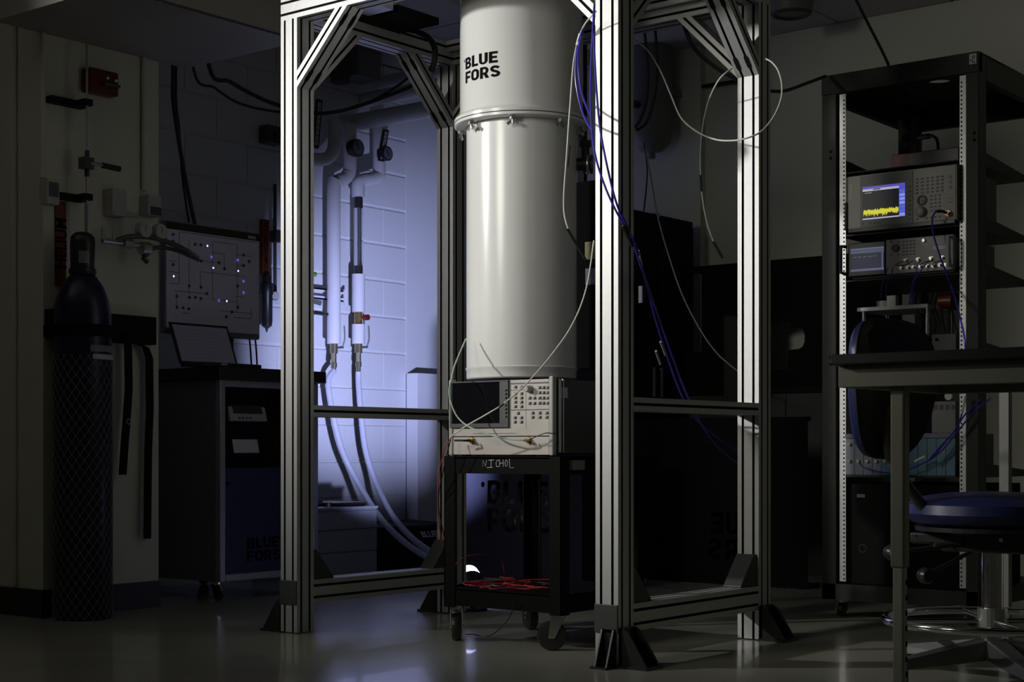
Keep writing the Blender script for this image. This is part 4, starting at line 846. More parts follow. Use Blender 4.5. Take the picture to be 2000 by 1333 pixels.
# ------------------------------------------------------------------ spectrum analyser
SC = 5.332
def SA(u, v, y): return PY(1620+u/SC, 310+v/SC, y)
sf = RY-.015
a_, b_ = SA(190, 190, sf), SA(1318, 640, sf); zt1, zb_ = a_.z, SA(190, 740, sf).z; sx0, sx1 = a_.x, b_.x
sa = root('spectrum_analyzer', ((sx0+sx1)/2, sf+.2, zs2), 'grey spectrum analyzer with yellow noise trace on its lit screen', 'instrument')
MB().box(sx0+.006, sx1-.006, sf+.02, sf+.40, zs2+.001, zt1-.003).build('case', DGREY, sa, bevel=.004)
GR1 = mat('analyzer_grey', (.42, .41, .38), .5, 0, .03, 30)
MB().box(sx0, sx1, sf, sf+.022, zb_, zt1).build('front_panel', GR1, sa, bevel=.003)
MB().box(sx0-.008, sx0, sf-.012, sf+.03, zb_-.004, zb_+.10).build('handle', BLKP, sa, bevel=.002); MB().box(sx1, sx1+.008, sf-.006, sf+.03, zb_-.004, zt1).build('handle', BLKP, sa, bevel=.002)
MB().box(sx0+.004, sx1-.004, sf-.004, sf+.01, zb_-.012, zb_-.001).build('foot_bar', BLKP, sa)
d0, d1 = SA(348, 300, sf-.003), SA(790, 605, sf-.003); dz1 = d0.z; dz0 = SA(365, 645, sf-.003).z
g0, g1_ = SA(322, 255, sf), SA(872, 650, sf)
MB().box(g0.x, g1_.x, sf-.003, sf, zb_+.004, zt1-.006).build('screen_surround', mat('surround_grey', (.26, .26, .25), .5), sa, bevel=.002)
def emis(n, c, s): return mat(n, (.02, .02, .02), .3, 0, 0, emit=c, es=s)
scn = MB().box(d0.x, d1.x, sf-.0045, sf-.003, dz0, dz1).build('screen', emis('screen_black', (.02, .02, .03), .25), sa)
def srect(u0, v0, u1, v1, name, m, d=.0052):   # fractions of the screen, v down
    X = lambda u: d0.x+(d1.x-d0.x)*u; Zz = lambda v: dz1+(dz0-dz1)*v
    return MB().box(X(u0), X(u1), sf-d, sf-.0045, Zz(v1), Zz(v0)).build(name, m, scn)
srect(0, .0, 1, .06, 'title_strip', emis('screen_violet', (.12, .10, .55), .7)); srect(0, .07, .86, .14, 'menu_strip', emis('screen_lavender', (.55, .52, .75), .7))
srect(.86, .06, 1, .985, 'menu_column', emis('screen_blue', (.06, .08, .55), .9))
for k in range(7): srect(.868, .19+.115*k, .995, .275+.115*k, 'menu_key', emis('screen_paleblue', (.25, .30, .80), .9) if k in (1, 2, 3, 6) else emis('screen_midblue', (.10, .13, .62), .9), .0054)
srect(.05, .18, .22, .20, 'text_row', emis('screen_text', (.6, .6, .6), .4)); srect(.25, .085, .42, .115, 'text_row', emis('screen_ink', (.03, .03, .06), .3), .0056)
srect(0, .945, 1, .985, 'status_strip', emis('screen_lavender', (.55, .52, .75), .7))
b = MB(); n = 90; vs2 = []
for i in range(n+1):
    u = .02+.83*i/n; top = .705+random.uniform(-.03, .03); bot = .80+abs(random.gauss(0, .055))
    for v in (top, min(bot, .93)): vs2.append((d0.x+(d1.x-d0.x)*u, sf-.0055, dz1+(dz0-dz1)*v))
b.add(vs2, [(2*i, 2*i+2, 2*i+3, 2*i+1) for i in range(n)]); b.build('noise_trace', emis('screen_yellow', (.80, .75, .04), .75), scn)
kk = MB().box(-.0042, .0042, -.003, .001, -.0030, .0030).mesh('key'); kd = mat('key_dark_grey', (.16, .16, .15), .5)
for r in range(8): link('key', kk, kd, sa, SA(835, 292+48*r, sf-.003))
for u in (912, 967, 1020, 1072, 1125, 1175):
    for v in (215, 250, 287, 325, 361): q = SA(912, v, sf); link('key', kk, kd, sa, (SA(u, v, sf).x, sf, q.z))
k3 = MB().box(-.0034, .0034, -.003, .001, -.0030, .0030).mesh('key')
for u in (1060, 1103, 1147):
    for v in (390, 428, 466, 504, 542): q = SA(1060, v, sf); link('key', k3, kd if v == 390 else mat('key_pale', (.52, .51, .48), .5), sa, (SA(u, v, sf).x, sf, q.z))
for u, v in ((915, 630), (1010, 620), (1058, 614), (1103, 608), (1147, 603)): link('key', k3, kd, sa, SA(u, v, sf))
for u in (350, 430, 470, 510): link('key', k3, kd, sa, SA(u, 680-(u-350)*.06, sf-.002))
q = SA(965, 435, sf); MB().torus((q.x, sf-.002, q.z), .015, .0045, 28, 8, axis=(0, 1, 0)).build('cursor_ring', kd, sa, smooth=True); MB().cyl((q.x, sf, q.z), (q.x, sf-.004, q.z), .006, n=14).build('cursor_key', kd, sa)
q = SA(960, 556, sf); MB().lathe([(.020, 0), (.020, .006), (.018, .010), (.017, .022), (.013, .025)], (q.x, sf, q.z), 28, axis=(0, -1, 0)).build('knob', mat('knob_grey', (.34, .33, .29), .4), sa, smooth=True)
for v in (187, 243, 300): q = SA(1258, v, sf); MB().cyl((q.x, sf+.001, q.z), (q.x, sf-.003, q.z), .0062, n=14).build('socket', BLKP, sa)
for v in (412, 452): q = SA(1258, v, sf); MB().box(q.x-.008, q.x+.008, sf-.001, sf+.001, q.z-.003, q.z+.003).build('usb_port', BLKP, sa)
q = SA(1250, 575, sf); MB().cyl((q.x, sf, q.z), (q.x, sf-.012, q.z), .013, .010, n=20).cyl((q.x, sf-.012, q.z), (q.x, sf-.03, q.z), .008, n=8).build('input_port', BRASS, sa)
inp = Vector((q.x, sf-.034, q.z))
MB().box(sx0+.006, sx0+.022, sf-.001, sf+.001, SA(205, 420, sf).z, SA(205, 270, sf).z).build('side_tag', LGREY, sa)
cable('blue_patch_cable', [inp, SA(1150, 548, sf-.05), SA(1100, 560, sf-.06), SA(1075, 620, sf-.065), SA(1070, 700, sf-.065), SA(1085, 800, sf-.065), SA(1130, 950, sf-.06), SA(1175, 1080, sf-.05), SA(1230, 1230, sf-.04), SA(1290, 1400, sf-.03), AT(1882, 650, 5.1), AT(1886, 700, 5.1)], .0032, BLUEC, 'blue cable hanging from the spectrum analyzer down the rack front')
cable('cable_boot', [inp, SA(1180, 550, sf-.046), SA(1120, 550, sf-.056)], .0055, BLKC, 'black boot of the blue cable at the analyzer input', 'sleeve')
# ------------------------------------------------------------------ waveform generator below
wf = RY-.02
wx0, wx1 = SA(200, 1000, wf).x, SA(1290, 1000, wf).x; wz1 = SA(600, 848, wf).z; wz0 = SA(600, 1205, wf).z
wg = root('waveform_generator', ((wx0+wx1)/2, wf+.2, zs3), 'grey waveform generator with handles and a row of connectors in the rack', 'instrument')
MB().box(wx0+.004, wx1-.004, wf+.02, wf+.40, zs3+.001, wz1-.004).build('case', DGREY, wg, bevel=.003)
xm = SA(588, 1000, wf).x
MB().box(xm, wx1, wf, wf+.022, wz0, wz1).build('control_panel', mat('generator_grey', (.36, .35, .35), .5), wg, bevel=.002)
sb = MB().box(wx0, xm-.001, wf-.004, wf+.022, wz0, wz1-.002).build('screen_surround', BLKP, wg, bevel=.003)
s0, s1 = SA(228, 945, wf), SA(575, 1165, wf); sz1_ = s0.z; sz0_ = SA(228, 1190, wf).z
sc2 = MB().box(s0.x, s1.x, wf-.0055, wf-.004, sz0_, sz1_).build('screen', emis('screen_navy', (.03, .035, .10), .25), sb)
def s2(u0, v0, u1, v1, name, m, d=.0062):
    return MB().box(s0.x+(s1.x-s0.x)*u0, s0.x+(s1.x-s0.x)*u1, wf-d, wf-.0055, sz1_+(sz0_-sz1_)*v1, sz1_+(sz0_-sz1_)*v0).build(name, m, sc2)
s2(0, 0, 1, .08, 'title_strip', emis('screen_dimlav', (.22, .24, .42), .35)); s2(0, .10, 1, .22, 'tab_strip', emis('screen_steel', (.14, .19, .33), .35)); s2(0, .88, 1, .97, 'status_strip', emis('screen_dimlav', (.22, .24, .42), .35)); s2(.93, .22, .97, .88, 'scroll_bar', emis('screen_dimlav', (.22, .24, .42), .35))
for k in range(5): s2(.08+.15*k, .36, .17+.15*k, .39, 'marker', emis('screen_grey', (.18, .18, .2), .5))
kq = MB().box(-.0034, .0034, -.003, .001, -.0024, .0024).mesh('key')
for u in (772, 808, 846, 882):
    for v in (866, 901, 935, 969, 1003): q = SA(772, v, wf); link('key', kq, DKEY, wg, (SA(u, v, wf).x, wf, q.z))
for u in (645, 720):
    for v in (878, 1010): link('key', kq, DKEY, wg, SA(u, v-8, wf))
q = SA(695, 935, wf); MB().lathe([(.014, 0), (.013, .012), (.010, .014)], (q.x, wf, q.z), 24, axis=(0, -1, 0)).build('knob', DKEY, wg, smooth=True)
cn = MB().cyl((0, 0, 0), (0, -.014, 0), .0052, n=12).cyl((0, 0, 0), (0, -.003, 0), .0075, n=12).mesh('connector')
q0 = SA(755, 1140, wf).z; q1 = SA(755, 1065, wf).z
for u in (755, 822, 880, 950, 1020, 1085, 1155, 1220): link('connector', cn, STEEL, wg, (SA(u, 1100, wf).x, wf, q0))
for u in (800, 930, 1065, 1180): link('connector', cn, STEEL, wg, (SA(u, 1100, wf).x, wf, q1))
MB().box(SA(1225, 900, wf).x, SA(1258, 900, wf).x, wf-.004, wf, wz0+.022, wz1-.006).build('blue_stripe', TEAL, wg); a, c = SA(1075, 912, wf), SA(1215, 940, wf); MB().box(a.x, c.x, wf-.0008, wf, c.z, a.z).build('paper_label', PAPER, wg)
a, c = SA(962, 830, wf), SA(1215, 880, wf); MB().box(a.x, c.x, wf-.001, wf, c.z-.004, a.z).build('key_plate', mat('plate_grey', (.42, .41, .41), .5), wg); q = SA(990, 855, wf); MB().cyl((q.x, wf, q.z), (q.x, wf-.012, q.z), .006, n=14).build('key_lock', STEEL, wg)
for x, m in ((wx0-.012, BLKP), (wx1-.004, LGREY)):
    b = MB(); b.tube([(x, wf+.0, wz0+.012), (x, wf-.04, wz0+.014), (x, wf-.04, (wz0+wz1)/2), (x, wf-.04, wz1-.014), (x, wf, wz1-.012)], .0065, 10, 1); b.build('handle', m, wg, smooth=False)
for k, (u0, u1, v1) in enumerate(((610, 545, 1410), (668, 595, 1405), (955, 858, 1400), (1065, 870, 1400))):
    a = SA(u0, 1060 if k > 1 else 1130, wf-.015); cable('patch_lead', [a, SA(u0-(u0-u1)*.3, 1100 if k > 1 else 1200, wf-.05), SA(u1+25, 1250, wf-.045), SA(u1, v1-80, wf-.02), SA(u1-8, v1+40, wf+.06)], .0018, BLUEC, ['leftmost', 'second', 'third', 'rightmost'][k]+' of the four thin blue leads under the waveform generator')
for k, (u0, u1, s) in enumerate(((680, 800, 15), (700, 870, 30), (940, 1075, 12), (1060, 1180, 12))):
    cable('jumper_lead', [SA(u0, 1110, wf-.016), SA((u0+u1)/2, 1050+s*2, wf-.04), SA(u1, 1065, wf-.016)], .0015, BLKC, ['leftmost', 'second', 'third', 'rightmost'][k]+' of the four short black jumpers on the generator front')
# ------------------------------------------------------------------ red supply on the upper shelf
rz = zs1+.001; r0, r1 = PY(1742, 330, RY+.14), PY(1872, 318, RY+.14)
rb = root('power_supply', ((r0.x+r1.x)/2, RY+.25, rz), 'low dark red power supply box on the top rack shelf', 'power supply')
ztop_ = PY(1742, 303, RY+.14).z
MB().box(r0.x, r1.x, RY+.14, RY+.42, rz, ztop_).build('case', mat('dark_red_case', (.16, .02, .02), .45), rb, bevel=.003)
MB().box(r0.x+.07, r1.x, RY+.136, RY+.14, rz+.002, ztop_-.006).build('front', BLKP, rb)
q = PY(1800, 322, RY+.134); MB().cyl((q.x, RY+.137, rz+.012), (q.x, RY+.133, rz+.012), .004, n=12).build('power_light', LEDG, rb)
for x in (1820, 1850): q = PY(x, 318, RY+.134); MB().box(q.x-.014, q.x+.014, RY+.133, RY+.137, rz+.009, rz+.014).build('label', LGREY, rb)
cable('mains_cable', [PY(1798, 268, RY+.40), PY(1815, 265, RY+.38), PY(1828, 270, RY+.34), PY(1832, 285, RY+.31), PY(1832, 300, RY+.30)], .006, BLKC, 'short black mains cable arching down to the red supply')
cable('power_plug', [PY(1795, 270, RY+.405), PY(1806, 267, RY+.39), PY(1815, 266, RY+.38)], .011, BLKP, 'black plug in the upright outlet strip behind the red supply', 'plug')
ps = root('outlet_strip', (PY(1770, 300, RY+.42).x, RY+.44, zs1), 'upright black outlet strip at the back of the rack top', 'outlet strip'); q = PY(1768, 300, RY+.42); MB().box(q.x-.03, q.x+.045, RY+.42, RY+.46, zs1+.001, zT-.10).build('body', BLK, ps, bevel=.003)
for k in range(6): MB().box(q.x-.012, q.x+.02, RY+.417, RY+.42, zs1+.05+.06*k, zs1+.08+.06*k).build('socket', BLKM, ps)
# ------------------------------------------------------------------ breadboard stage on the fourth shelf
bt0, bt1 = PY(1674, 606, RY+.06), PY(1812, 600, RY+.06)
zp = bt0.z; bs = root('breadboard_stage', ((bt0.x+bt1.x)/2, RY+.16, zs4), 'aluminium breadboard plate on steel posts above the rack shelf', 'stage')
MB().box(bt0.x, bt1.x, RY+.06, RY+.30, zp-.006, zp+.008).build('plate', LGREY, bs, bevel=.001)
for x in (bt0.x+.02, bt1.x-.008):
    for y in (RY+.075, RY+.28): MB().cyl((x, y, zs4+.001), (x, y, zp-.006), .006, n=12).build('post', CHROME, bs, smooth=True)
MB().box(bt0.x+.05, bt0.x+.10, RY+.12, RY+.2, zp+.008, zp+.035).build('mount', DGREY, bs); MB().box(bt0.x+.10, bt0.x+.135, RY+.10, RY+.13, zp+.008, zp+.05).build('clamp', LGREY, bs); MB().cyl((bt0.x+.18, RY+.16, zp+.008), (bt0.x+.18, RY+.16, zp+.06), .018, n=14).build('lens_tube', mat('violet_anodised', (.06, .05, .14), .35), bs)
q = PY(1848, 588, RY+.12); rs = root('reel', (q.x, RY+.12, zs4), 'dark reel with a red side hanging among the rack cables', 'reel'); MB().cyl((q.x-.02, RY+.12, q.z), (q.x+.03, RY+.12, q.z), .03, n=20).build('drum', RED, rs); MB().cyl((q.x+.03, RY+.12, q.z), (q.x+.034, RY+.12, q.z), .036, n=20).build('rim', BLK, rs); MB().box(q.x-.0, q.x+.01, RY+.13, RY+.14, zs4, q.z).build('stem', BLK, rs)
bx = root('supply_box', (PY(1805, 668, RY+.1).x, RY+.2, zs4), 'dark grey low box on the rack shelf under the breadboard', 'box'); a, c = PY(1782, 655, RY+.09), PY(1868, 690, RY+.09); MB().box(a.x, c.x, RY+.09, RY+.32, zs4+.001, a.z).build('case', DGREY, bx, bevel=.003)
for k in range(4): MB().cyl((a.x+.02+.025*k, RY+.088, a.z-.02), (a.x+.02+.025*k, RY+.084, a.z-.02), .006, n=10).build('socket', BLKM, bx)
zc_ = PY(1850, 650, RY+.15).z
for k in range(9):
    x = 1792+10*k; a = PY(x, 572, RY+.14); cable('rack_cable', [a, PY(x+random.uniform(-8, 10), 600, RY+.12), PY(x+random.uniform(-4, 16), 630, RY+.13), PY(x+random.uniform(0, 14), 662+random.uniform(-6, 14), RY+.13)], .0026, BLKC, 'black cable dangling in the bundle under the waveform generator', 'cable', 'black cables dangling inside the rack', 6)
# ------------------------------------------------------------------ lower modular chassis
cf = RY+.01; m0, m1 = PY(1652, 905, cf), PY(1866, 905, cf); mz1 = PY(1652, 848, cf).z; mz0 = zs5+.001
mc = root('module_chassis', ((m0.x+m1.x)/2, cf+.2, zs5), 'teal modular chassis with small connectors low in the rack', 'instrument')
MB().box(m0.x, m1.x, cf+.006, cf+.36, mz0, mz1).build('case', DGREY, mc)
MB().box(m0.x, m1.x, cf-.006, cf+.01, mz1-.016, mz1).build('top_lip', mat('violet_grey', (.16, .16, .24), .4), mc)
for k in range(12):
    x0 = m0.x+(m1.x-m0.x)*k/12; mo = MB().box(x0+.001, x0+(m1.x-m0.x)/12-.001, cf, cf+.006, mz0+.004, mz1-.018).build('module', TEAL if k > 3 else mat('module_grey', (.20, .22, .26), .4), mc)
    if k < 5:
        for z in (.75, .35): MB().cyl((x0+.018, cf, mz0+(mz1-mz0)*z), (x0+.018, cf-.012, mz0+(mz1-mz0)*z), .006, n=10).build('connector', STEEL, mo)
q0_, q1_ = PY(1820, 785, cf), PY(1866, 810, cf); up = root('terminal_panel', ((q0_.x+q1_.x)/2, cf+.05, mz1), 'small pale terminal panel above the teal chassis', 'panel')
MB().box(q0_.x, q1_.x, cf, cf+.1, mz1+.001, q0_.z).build('case', GREY, up)
for i in range(4): MB().box(q0_.x+.008+.022*i, q0_.x+.020+.022*i, cf-.002, cf, q0_.z-.03, q0_.z-.012).build('terminal', [RED, BLKP, DGREY, BLKP][i], up)
q = PY(1852, 772, cf); MB().cyl((q.x, cf, q0_.z+.018), (q.x, cf+.02, q0_.z+.018), .014, n=20).build('dial', PAPER, up)
for k, pts in enumerate(([(1885, 775), (1872, 830), (1845, 865), (1820, 895), (1780, 915), (1740, 925), (1690, 915), (1680, 905)], [(1935, 778), (1900, 808), (1865, 850), (1840, 880), (1815, 900)], [(1918, 778), (1885, 810), (1862, 845), (1830, 880), (1812, 902)])):
    cable('blue_loop', [PY(x, y, cf-.05-.01*k) for x, y in pts], .0028, BLUEC, ['blue cable looping across the teal chassis front', 'upper of two blue leads rising right from the teal chassis', 'lower of two blue leads rising right from the teal chassis'][k])
for k, (x0, y0, x1, y1) in enumerate(((1886, 776, 1879, 808), (1808, 891, 1786, 902))): cable('cable_tag', [PY(x0, y0, cf-.06), PY(x1, y1, cf-.06)], .0042, WHITEC, ['white tag on the blue cable beside the rack post', 'white tag on the blue cable before the teal modules'][k], 'tag')
q0_, q1_ = PY(1662, 960, RY+.03), PY(1880, 1150, RY+.03); dk = root('blanking_case', ((q0_.x+q1_.x)/2, RY+.2, .13), 'black computer case filling the bottom of the rack', 'computer'); MB().box(q0_.x, q1_.x, RY+.03, RY+.6, .131, zs5-.03).build('case', BLKM, dk, bevel=.004)
a = PY(1680, 968, RY+.03); MB().box(a.x-.012, a.x+.02, RY+.028, RY+.03, a.z-.008, a.z+.004).build('badge', GREY, dk); a = PY(1685, 1072, RY+.03); MB().torus((a.x, RY+.029, a.z), .014, .0015, 20, 6, axis=(0, 1, 0)).build('emblem', DGREY, dk)
# cables to the rack top
cable('rack_feed', [(PY(1672, 0, 2.2)+Vector((0, 0, .0))), PY(1700, 55, 2.1), PY(1722, 98, 2.0), PY(1735, 126, 1.9)], .006, BLKC, 'black cable dropping from the ceiling to the rack top')
cable('rack_feed', [AT(1480, 174, 5.3), AT(1505, 178, 5.35), AT(1535, 177, 5.45), AT(1575, 163, 5.6), AT(1612, 149, 5.75)], .006, BLKC, 'black cable running from the frame to the rack top corner')
cfx = root('ceiling_fixture', (PZ(1545, 18, CEIL-.05).x, PZ(1545, 18, CEIL-.05).y, CEIL-.08), 'dim round fixture on the ceiling right of the frame', 'fixture'); q = PZ(1545, 14, CEIL-.04); MB().cyl((q.x, q.y, CEIL-.07), (q.x, q.y, CEIL), .10, .11, n=32).build('housing', GREY, cfx, smooth=False); MB().torus((q.x, q.y, CEIL-.07), .085, .012, 32, 8).build('ring', DGREY, cfx, smooth=True)
# ================================================================== lab bench at the right edge
tt = 3.55; c = AT(1622, 693, tt); c2 = AT(1622, 714, tt); c3 = AT(1637, 757, tt); by = c.y; bx0 = c.x
lbn = root('lab_bench', (bx0+.6, by+.3, 0), 'tan steel bench with black worktop and adjustable leg at the right', 'bench')
MB().box(bx0, bx0+1.5, by, by+.62, c2.z, c.z).build('worktop', BLKP, lbn, bevel=.003)
ax = PY(1637, 735, by+.03).x
ap = MB(); ap.box(ax, bx0+1.48, by+.03, by+.055, c3.z, c2.z); ap.box(ax, ax+.025, by+.055, by+.58, c3.z, c2.z); ap.box(ax, bx0+1.48, by+.555, by+.58, c3.z, c2.z); ap.build('apron', TAN, lbn, bevel=.002)
lx0_, lx1_ = PY(1739, 900, by+.06).x, PY(1766, 900, by+.06).x; zj_ = PY(1755, 1110, by+.06).z
lo = MB().box(lx0_, lx1_, by+.058, by+.058+(lx1_-lx0_), zj_, c3.z+.02).build('leg', TAN, lbn, bevel=.004)
li = MB().box(lx0_+.004, lx1_-.004, by+.062, by+.054+(lx1_-lx0_), .02, zj_+.03).build('leg_insert', mat('tan_insert', (.42, .42, .34), .4), lbn, bevel=.003)
for k in range(11): MB().box(lx1_-.0042, lx1_-.0036, by+.076, by+.086, zj_-.04-.035*k, zj_-.028-.035*k).build('slot', BLKM, li)
MB().cyl((lx0_-.006, by+.075, zj_+.03), (lx0_, by+.075, zj_+.03), .006, n=10).build('bolt', STEEL, lo); MB().cyl(((lx0_+lx1_)/2, by+.08, 0), ((lx0_+lx1_)/2, by+.08, .02), .028, n=16).build('glide', BLKP, lbn)
MB().box(lx0_+1.1, lx1_+1.1, by+.058, by+.1, .0, c3.z+.02).build('leg', TAN, lbn); MB().box(lx0_+1.1, lx1_+1.1, by+.5, by+.555, .0, c3.z+.02).build('leg', TAN, lbn)
q = AT(1964, 860, 4.9); tag(MB().box(q.x-.015, q.x+.015, q.y-.015, q.y+.015, 0, AT(1964, 770, 4.9).z+.01).build('steel_upright', mat('upright_grey', (.13, .13, .125), .5)), 'grey steel upright standing behind the stool seat', 'post')
# ================================================================== blue lab stool
sx_, sy_ = AT(1938, 1200, 4.22).xy; 
sl = root('lab_stool', (sx_, sy_, 0), 'blue vinyl swivel stool with chrome foot ring behind the bench', 'stool')
zse = AT(1938, 1028, 4.22).z
MB().lathe([(.02, 0), (.18, .0), (.215, .012), (.232, .035), (.228, .060), (.20, .078), (.12, .090), (.01, .095)], (sx_, sy_, zse), 48).build('seat', BVINYL, sl, smooth=True)
MB().lathe([(.17, -.012), (.205, -.012), (.205, 0), (.17, 0)], (sx_, sy_, zse), 40).build('seat_shell', BLKP, sl)
mech = MB(); mech.box(sx_-.12, sx_+.12, sy_-.07, sy_+.07, zse-.07, zse-.012); mech.box(sx_-.2, sx_-.05, sy_-.09, sy_-.0, zse-.05, zse-.02); mech.build('mechanism', BLKP, sl, bevel=.006)
rgt_ = Vector((math.cos(PHI), math.sin(PHI), 0)); fwd = Vector((-math.sin(PHI), math.cos(PHI), 0)); S0 = Vector((sx_, sy_, 0))
def SL(x, y, d=0): return AT(x, y, 4.22+d)
for nm, x, y, d, r in (('knob', 1742, 1080, -.02, .022), ('knob', 1808, 1125, -.08, .022)):
    q = SL(x, y, d); MB().lathe([(.004, -.02), (r*.8, -.018), (r, -.006), (r, .008), (r*.75, .018), (.004, .02)], q, 20, axis=-fwd+rgt_*.3).build(nm, BLKP, sl, smooth=True); MB().cyl(q, S0+Vector((0, 0, zse-.04)), .006, n=8).build('knob_stem', BLKP, sl)
for x, y in ((1796, 1050), (1825, 1065), (1955, 1056)): q = SL(x, y, -.10); MB().cyl(q, q+fwd*.03, .006, n=8).build('bolt', CHROME, sl)
zr = SL(1938, 1213).z; Rr = .285
MB().cyl((sx_, sy_, .10), (sx_, sy_, zse-.05), .030, n=24).build('column', CHROME, sl, smooth=True); MB().cyl((sx_, sy_, zr-.035), (sx_, sy_, zr+.035), .040, n=24).build('ring_hub', STEEL, sl, smooth=False)
rg2 = MB().torus((sx_, sy_, zr), Rr, .0115, 72, 12).build('foot_ring', CHROME, sl, smooth=True)
for k in range(4): a = math.radians(38+90*k); MB().cyl((sx_+.035*math.cos(a), sy_+.035*math.sin(a), zr), (sx_+Rr*math.cos(a), sy_+Rr*math.sin(a), zr), .007, n=10).build('spoke', CHROME, rg2, smooth=True)
for k in range(5):
    a = PHI+math.radians(200+72*k); d = Vector((math.cos(a), math.sin(a), 0)); n_ = Vector((-d.y, d.x, 0)); vs2 = []
    for t, wd, zt_, zb2 in ((.03, .035, .115, .06), (.30, .024, .072, .045)):
        for s in (-1, 1): vs2 += [S0+d*t+n_*wd*s+Vector((0, 0, zb2)), S0+d*t+n_*wd*s*.8+Vector((0, 0, zt_))]
    MB().add(vs2, [(0, 1, 3, 2), (4, 6, 7, 5), (0, 4, 5, 1), (2, 3, 7, 6), (1, 5, 7, 3), (0, 2, 6, 4)]).build('base_arm', mat('base_grey', (.16, .16, .16), .35, .5), sl, bevel=.004)
    c = S0+d*.29; MB().cyl((c.x, c.y, 0), (c.x, c.y, .05), .018, n=12).build('glide', BLKP, sl)
# backrest: rounded padded shield, edge-on to the left
bc = SL(1722, 760, -.10); bu = (rgt_*.9+fwd*.42).normalized(); bn = Vector((-bu.y, bu.x, 0)); up_ = Vector((0, 0, 1))
def superr(a, rx, rz, e=3.2):
    c, s = math.cos(a), math.sin(a); return rx*math.copysign(abs(c)**(2/e), c), rz*math.copysign(abs(s)**(2/e), s)
def shield(rx, rz, t0, t1, nm, m, dep=.05):
    b = MB(); n = 40; vs2 = []; rings = [(1, t0), (1.03, (t0+t1)/2), (.97, t1), (.6, t1+(t1-t0)*.25)]
    for sc_, t in rings:
        for i in range(n):
            u, v = superr(2*math.pi*i/n, rx, rz); u *= (1-.22*(v/rz < 0)*(abs(v)/rz)); u *= sc_; v *= sc_
            vs2.append(bc+bu*u+up_*v+bn*(t+dep*(u/rx)**2*-1))
    fs = []
    for r in range(len(rings)-1):
        for i in range(n): fs.append((r*n+i, r*n+(i+1) % n, (r+1)*n+(i+1) % n, (r+1)*n+i))
    fs += [tuple(range(n))[::-1], tuple(range((len(rings)-1)*n, len(rings)*n))]
    return b.add(vs2, fs).build(nm, m, sl, smooth=True)
shield(.128, .178, 0, .03, 'backrest', BVINYL); shield(.131, .182, -.004, -.018, 'backrest_shell', BLKP)
MB().tube([bc-bn*.03-up_*.05, bc-bn*.035-up_*.18, (bc+S0)/2*1+up_*(-(bc.z)/2+.44), S0+Vector((0, 0, zse-.03))], .016, 10, 6).build('back_support', DGREY, sl, smooth=True)
# ================================================================== cables on the frame
cable('blue_cable', [AT(1161, 8, 4.40), AT(1158, 60, 4.40), AT(1154, 150, 4.42), AT(1155, 230, 4.42), AT(1162, 300, 4.38), AT(1180, 360, 4.36), AT(1202, 410, 4.36), AT(1225, 450, 4.38), AT(1245, 490, 4.42), AT(1285, 640, 4.7), AT(1330, 770, 5.0), AT(1370, 830, 5.3), AT(1440, 882, 5.5)], .0032, BLUEC, 'blue cable draped down the left edge of the front right post')
cable('blue_cable', [AT(1161, 8, 4.41), AT(1160, 70, 4.40), AT(1164, 160, 4.40), AT(1172, 250, 4.39), AT(1187, 330, 4.37), AT(1205, 400, 4.37), AT(1228, 450, 4.39), AT(1252, 520, 4.45), AT(1300, 660, 4.75), AT(1345, 780, 5.0), AT(1390, 860, 5.3), AT(1440, 906, 5.5)], .0032, BLUEC, 'blue cable crossing the face of the front right post')
cable('blue_cable', [AT(1138, 58, 4.5), AT(1128, 90, 4.55), AT(1124, 140, 4.58), AT(1128, 180, 4.58), AT(1138, 220, 4.55), AT(1150, 245, 4.5), AT(1158, 255, 4.45)], .0032, BLUEC, 'outer blue cable bowed out left of the front right post')
cable('blue_cable', [AT(1142, 50, 4.5), AT(1130, 95, 4.54), AT(1130, 140, 4.56), AT(1136, 180, 4.55), AT(1147, 212, 4.5), AT(1156, 228, 4.46)], .0032, BLUEC, 'inner blue cable bowed out left of the front right post')
cable('cable_tie', [AT(1134, 66, 4.535), AT(1128, 88, 4.545)], .006, WHITEC, 'white tag round the bowed cables by the right post', 'tag')
cable('cable_joint', [AT(1218, 440, 4.374), AT(1228, 462, 4.39), AT(1236, 480, 4.41)], .008, BLKC, 'black connector bunch where the blue cables pass the post', 'connector')
cable('cable_tag', [AT(1246, 490, 4.43), AT(1252, 518, 4.45)], .0045, WHITEC, 'pale sleeve on the blue cable right of the front post', 'tag')
for k, (x, y, x2, y2) in enumerate(((1281, 686, 1290, 712), (1290, 668, 1300, 694))): cable('cable_tag', [AT(x, y, 4.74), AT(x2, y2, 4.79)], .0038, GREYC, ['lower', 'upper'][k]+' grey sleeve of the two on the drooping cables', 'tag')
q = AT(1254, 572, 4.58); tag(MB().box(q.x-.012, q.x+.012, q.y-.001, q.y+.001, q.z-.03, q.z+.02).build('cable_flag', mat('violet_tape', (.05, .05, .09), .5)), 'violet grey tape flag on the drooping blue cables', 'tag')
cable('grey_loop', [AT(1225, 70, 5.5), AT(1262, 95, 5.5), AT(1288, 135, 5.45), AT(1310, 185, 5.35), AT(1330, 230, 5.25), AT(1362, 258, 5.2), AT(1395, 272, 5.1), AT(1425, 275, 5.0), AT(1455, 271, 4.95), AT(1485, 258, 4.95), AT(1510, 230, 4.97), AT(1525, 195, 4.98), AT(1527, 165, 5.0), AT(1520, 138, 5.02), AT(1508, 122, 5.04), AT(1496, 115, 5.06)], .0028, WHITEC, 'off-white cable looping round the back right post')
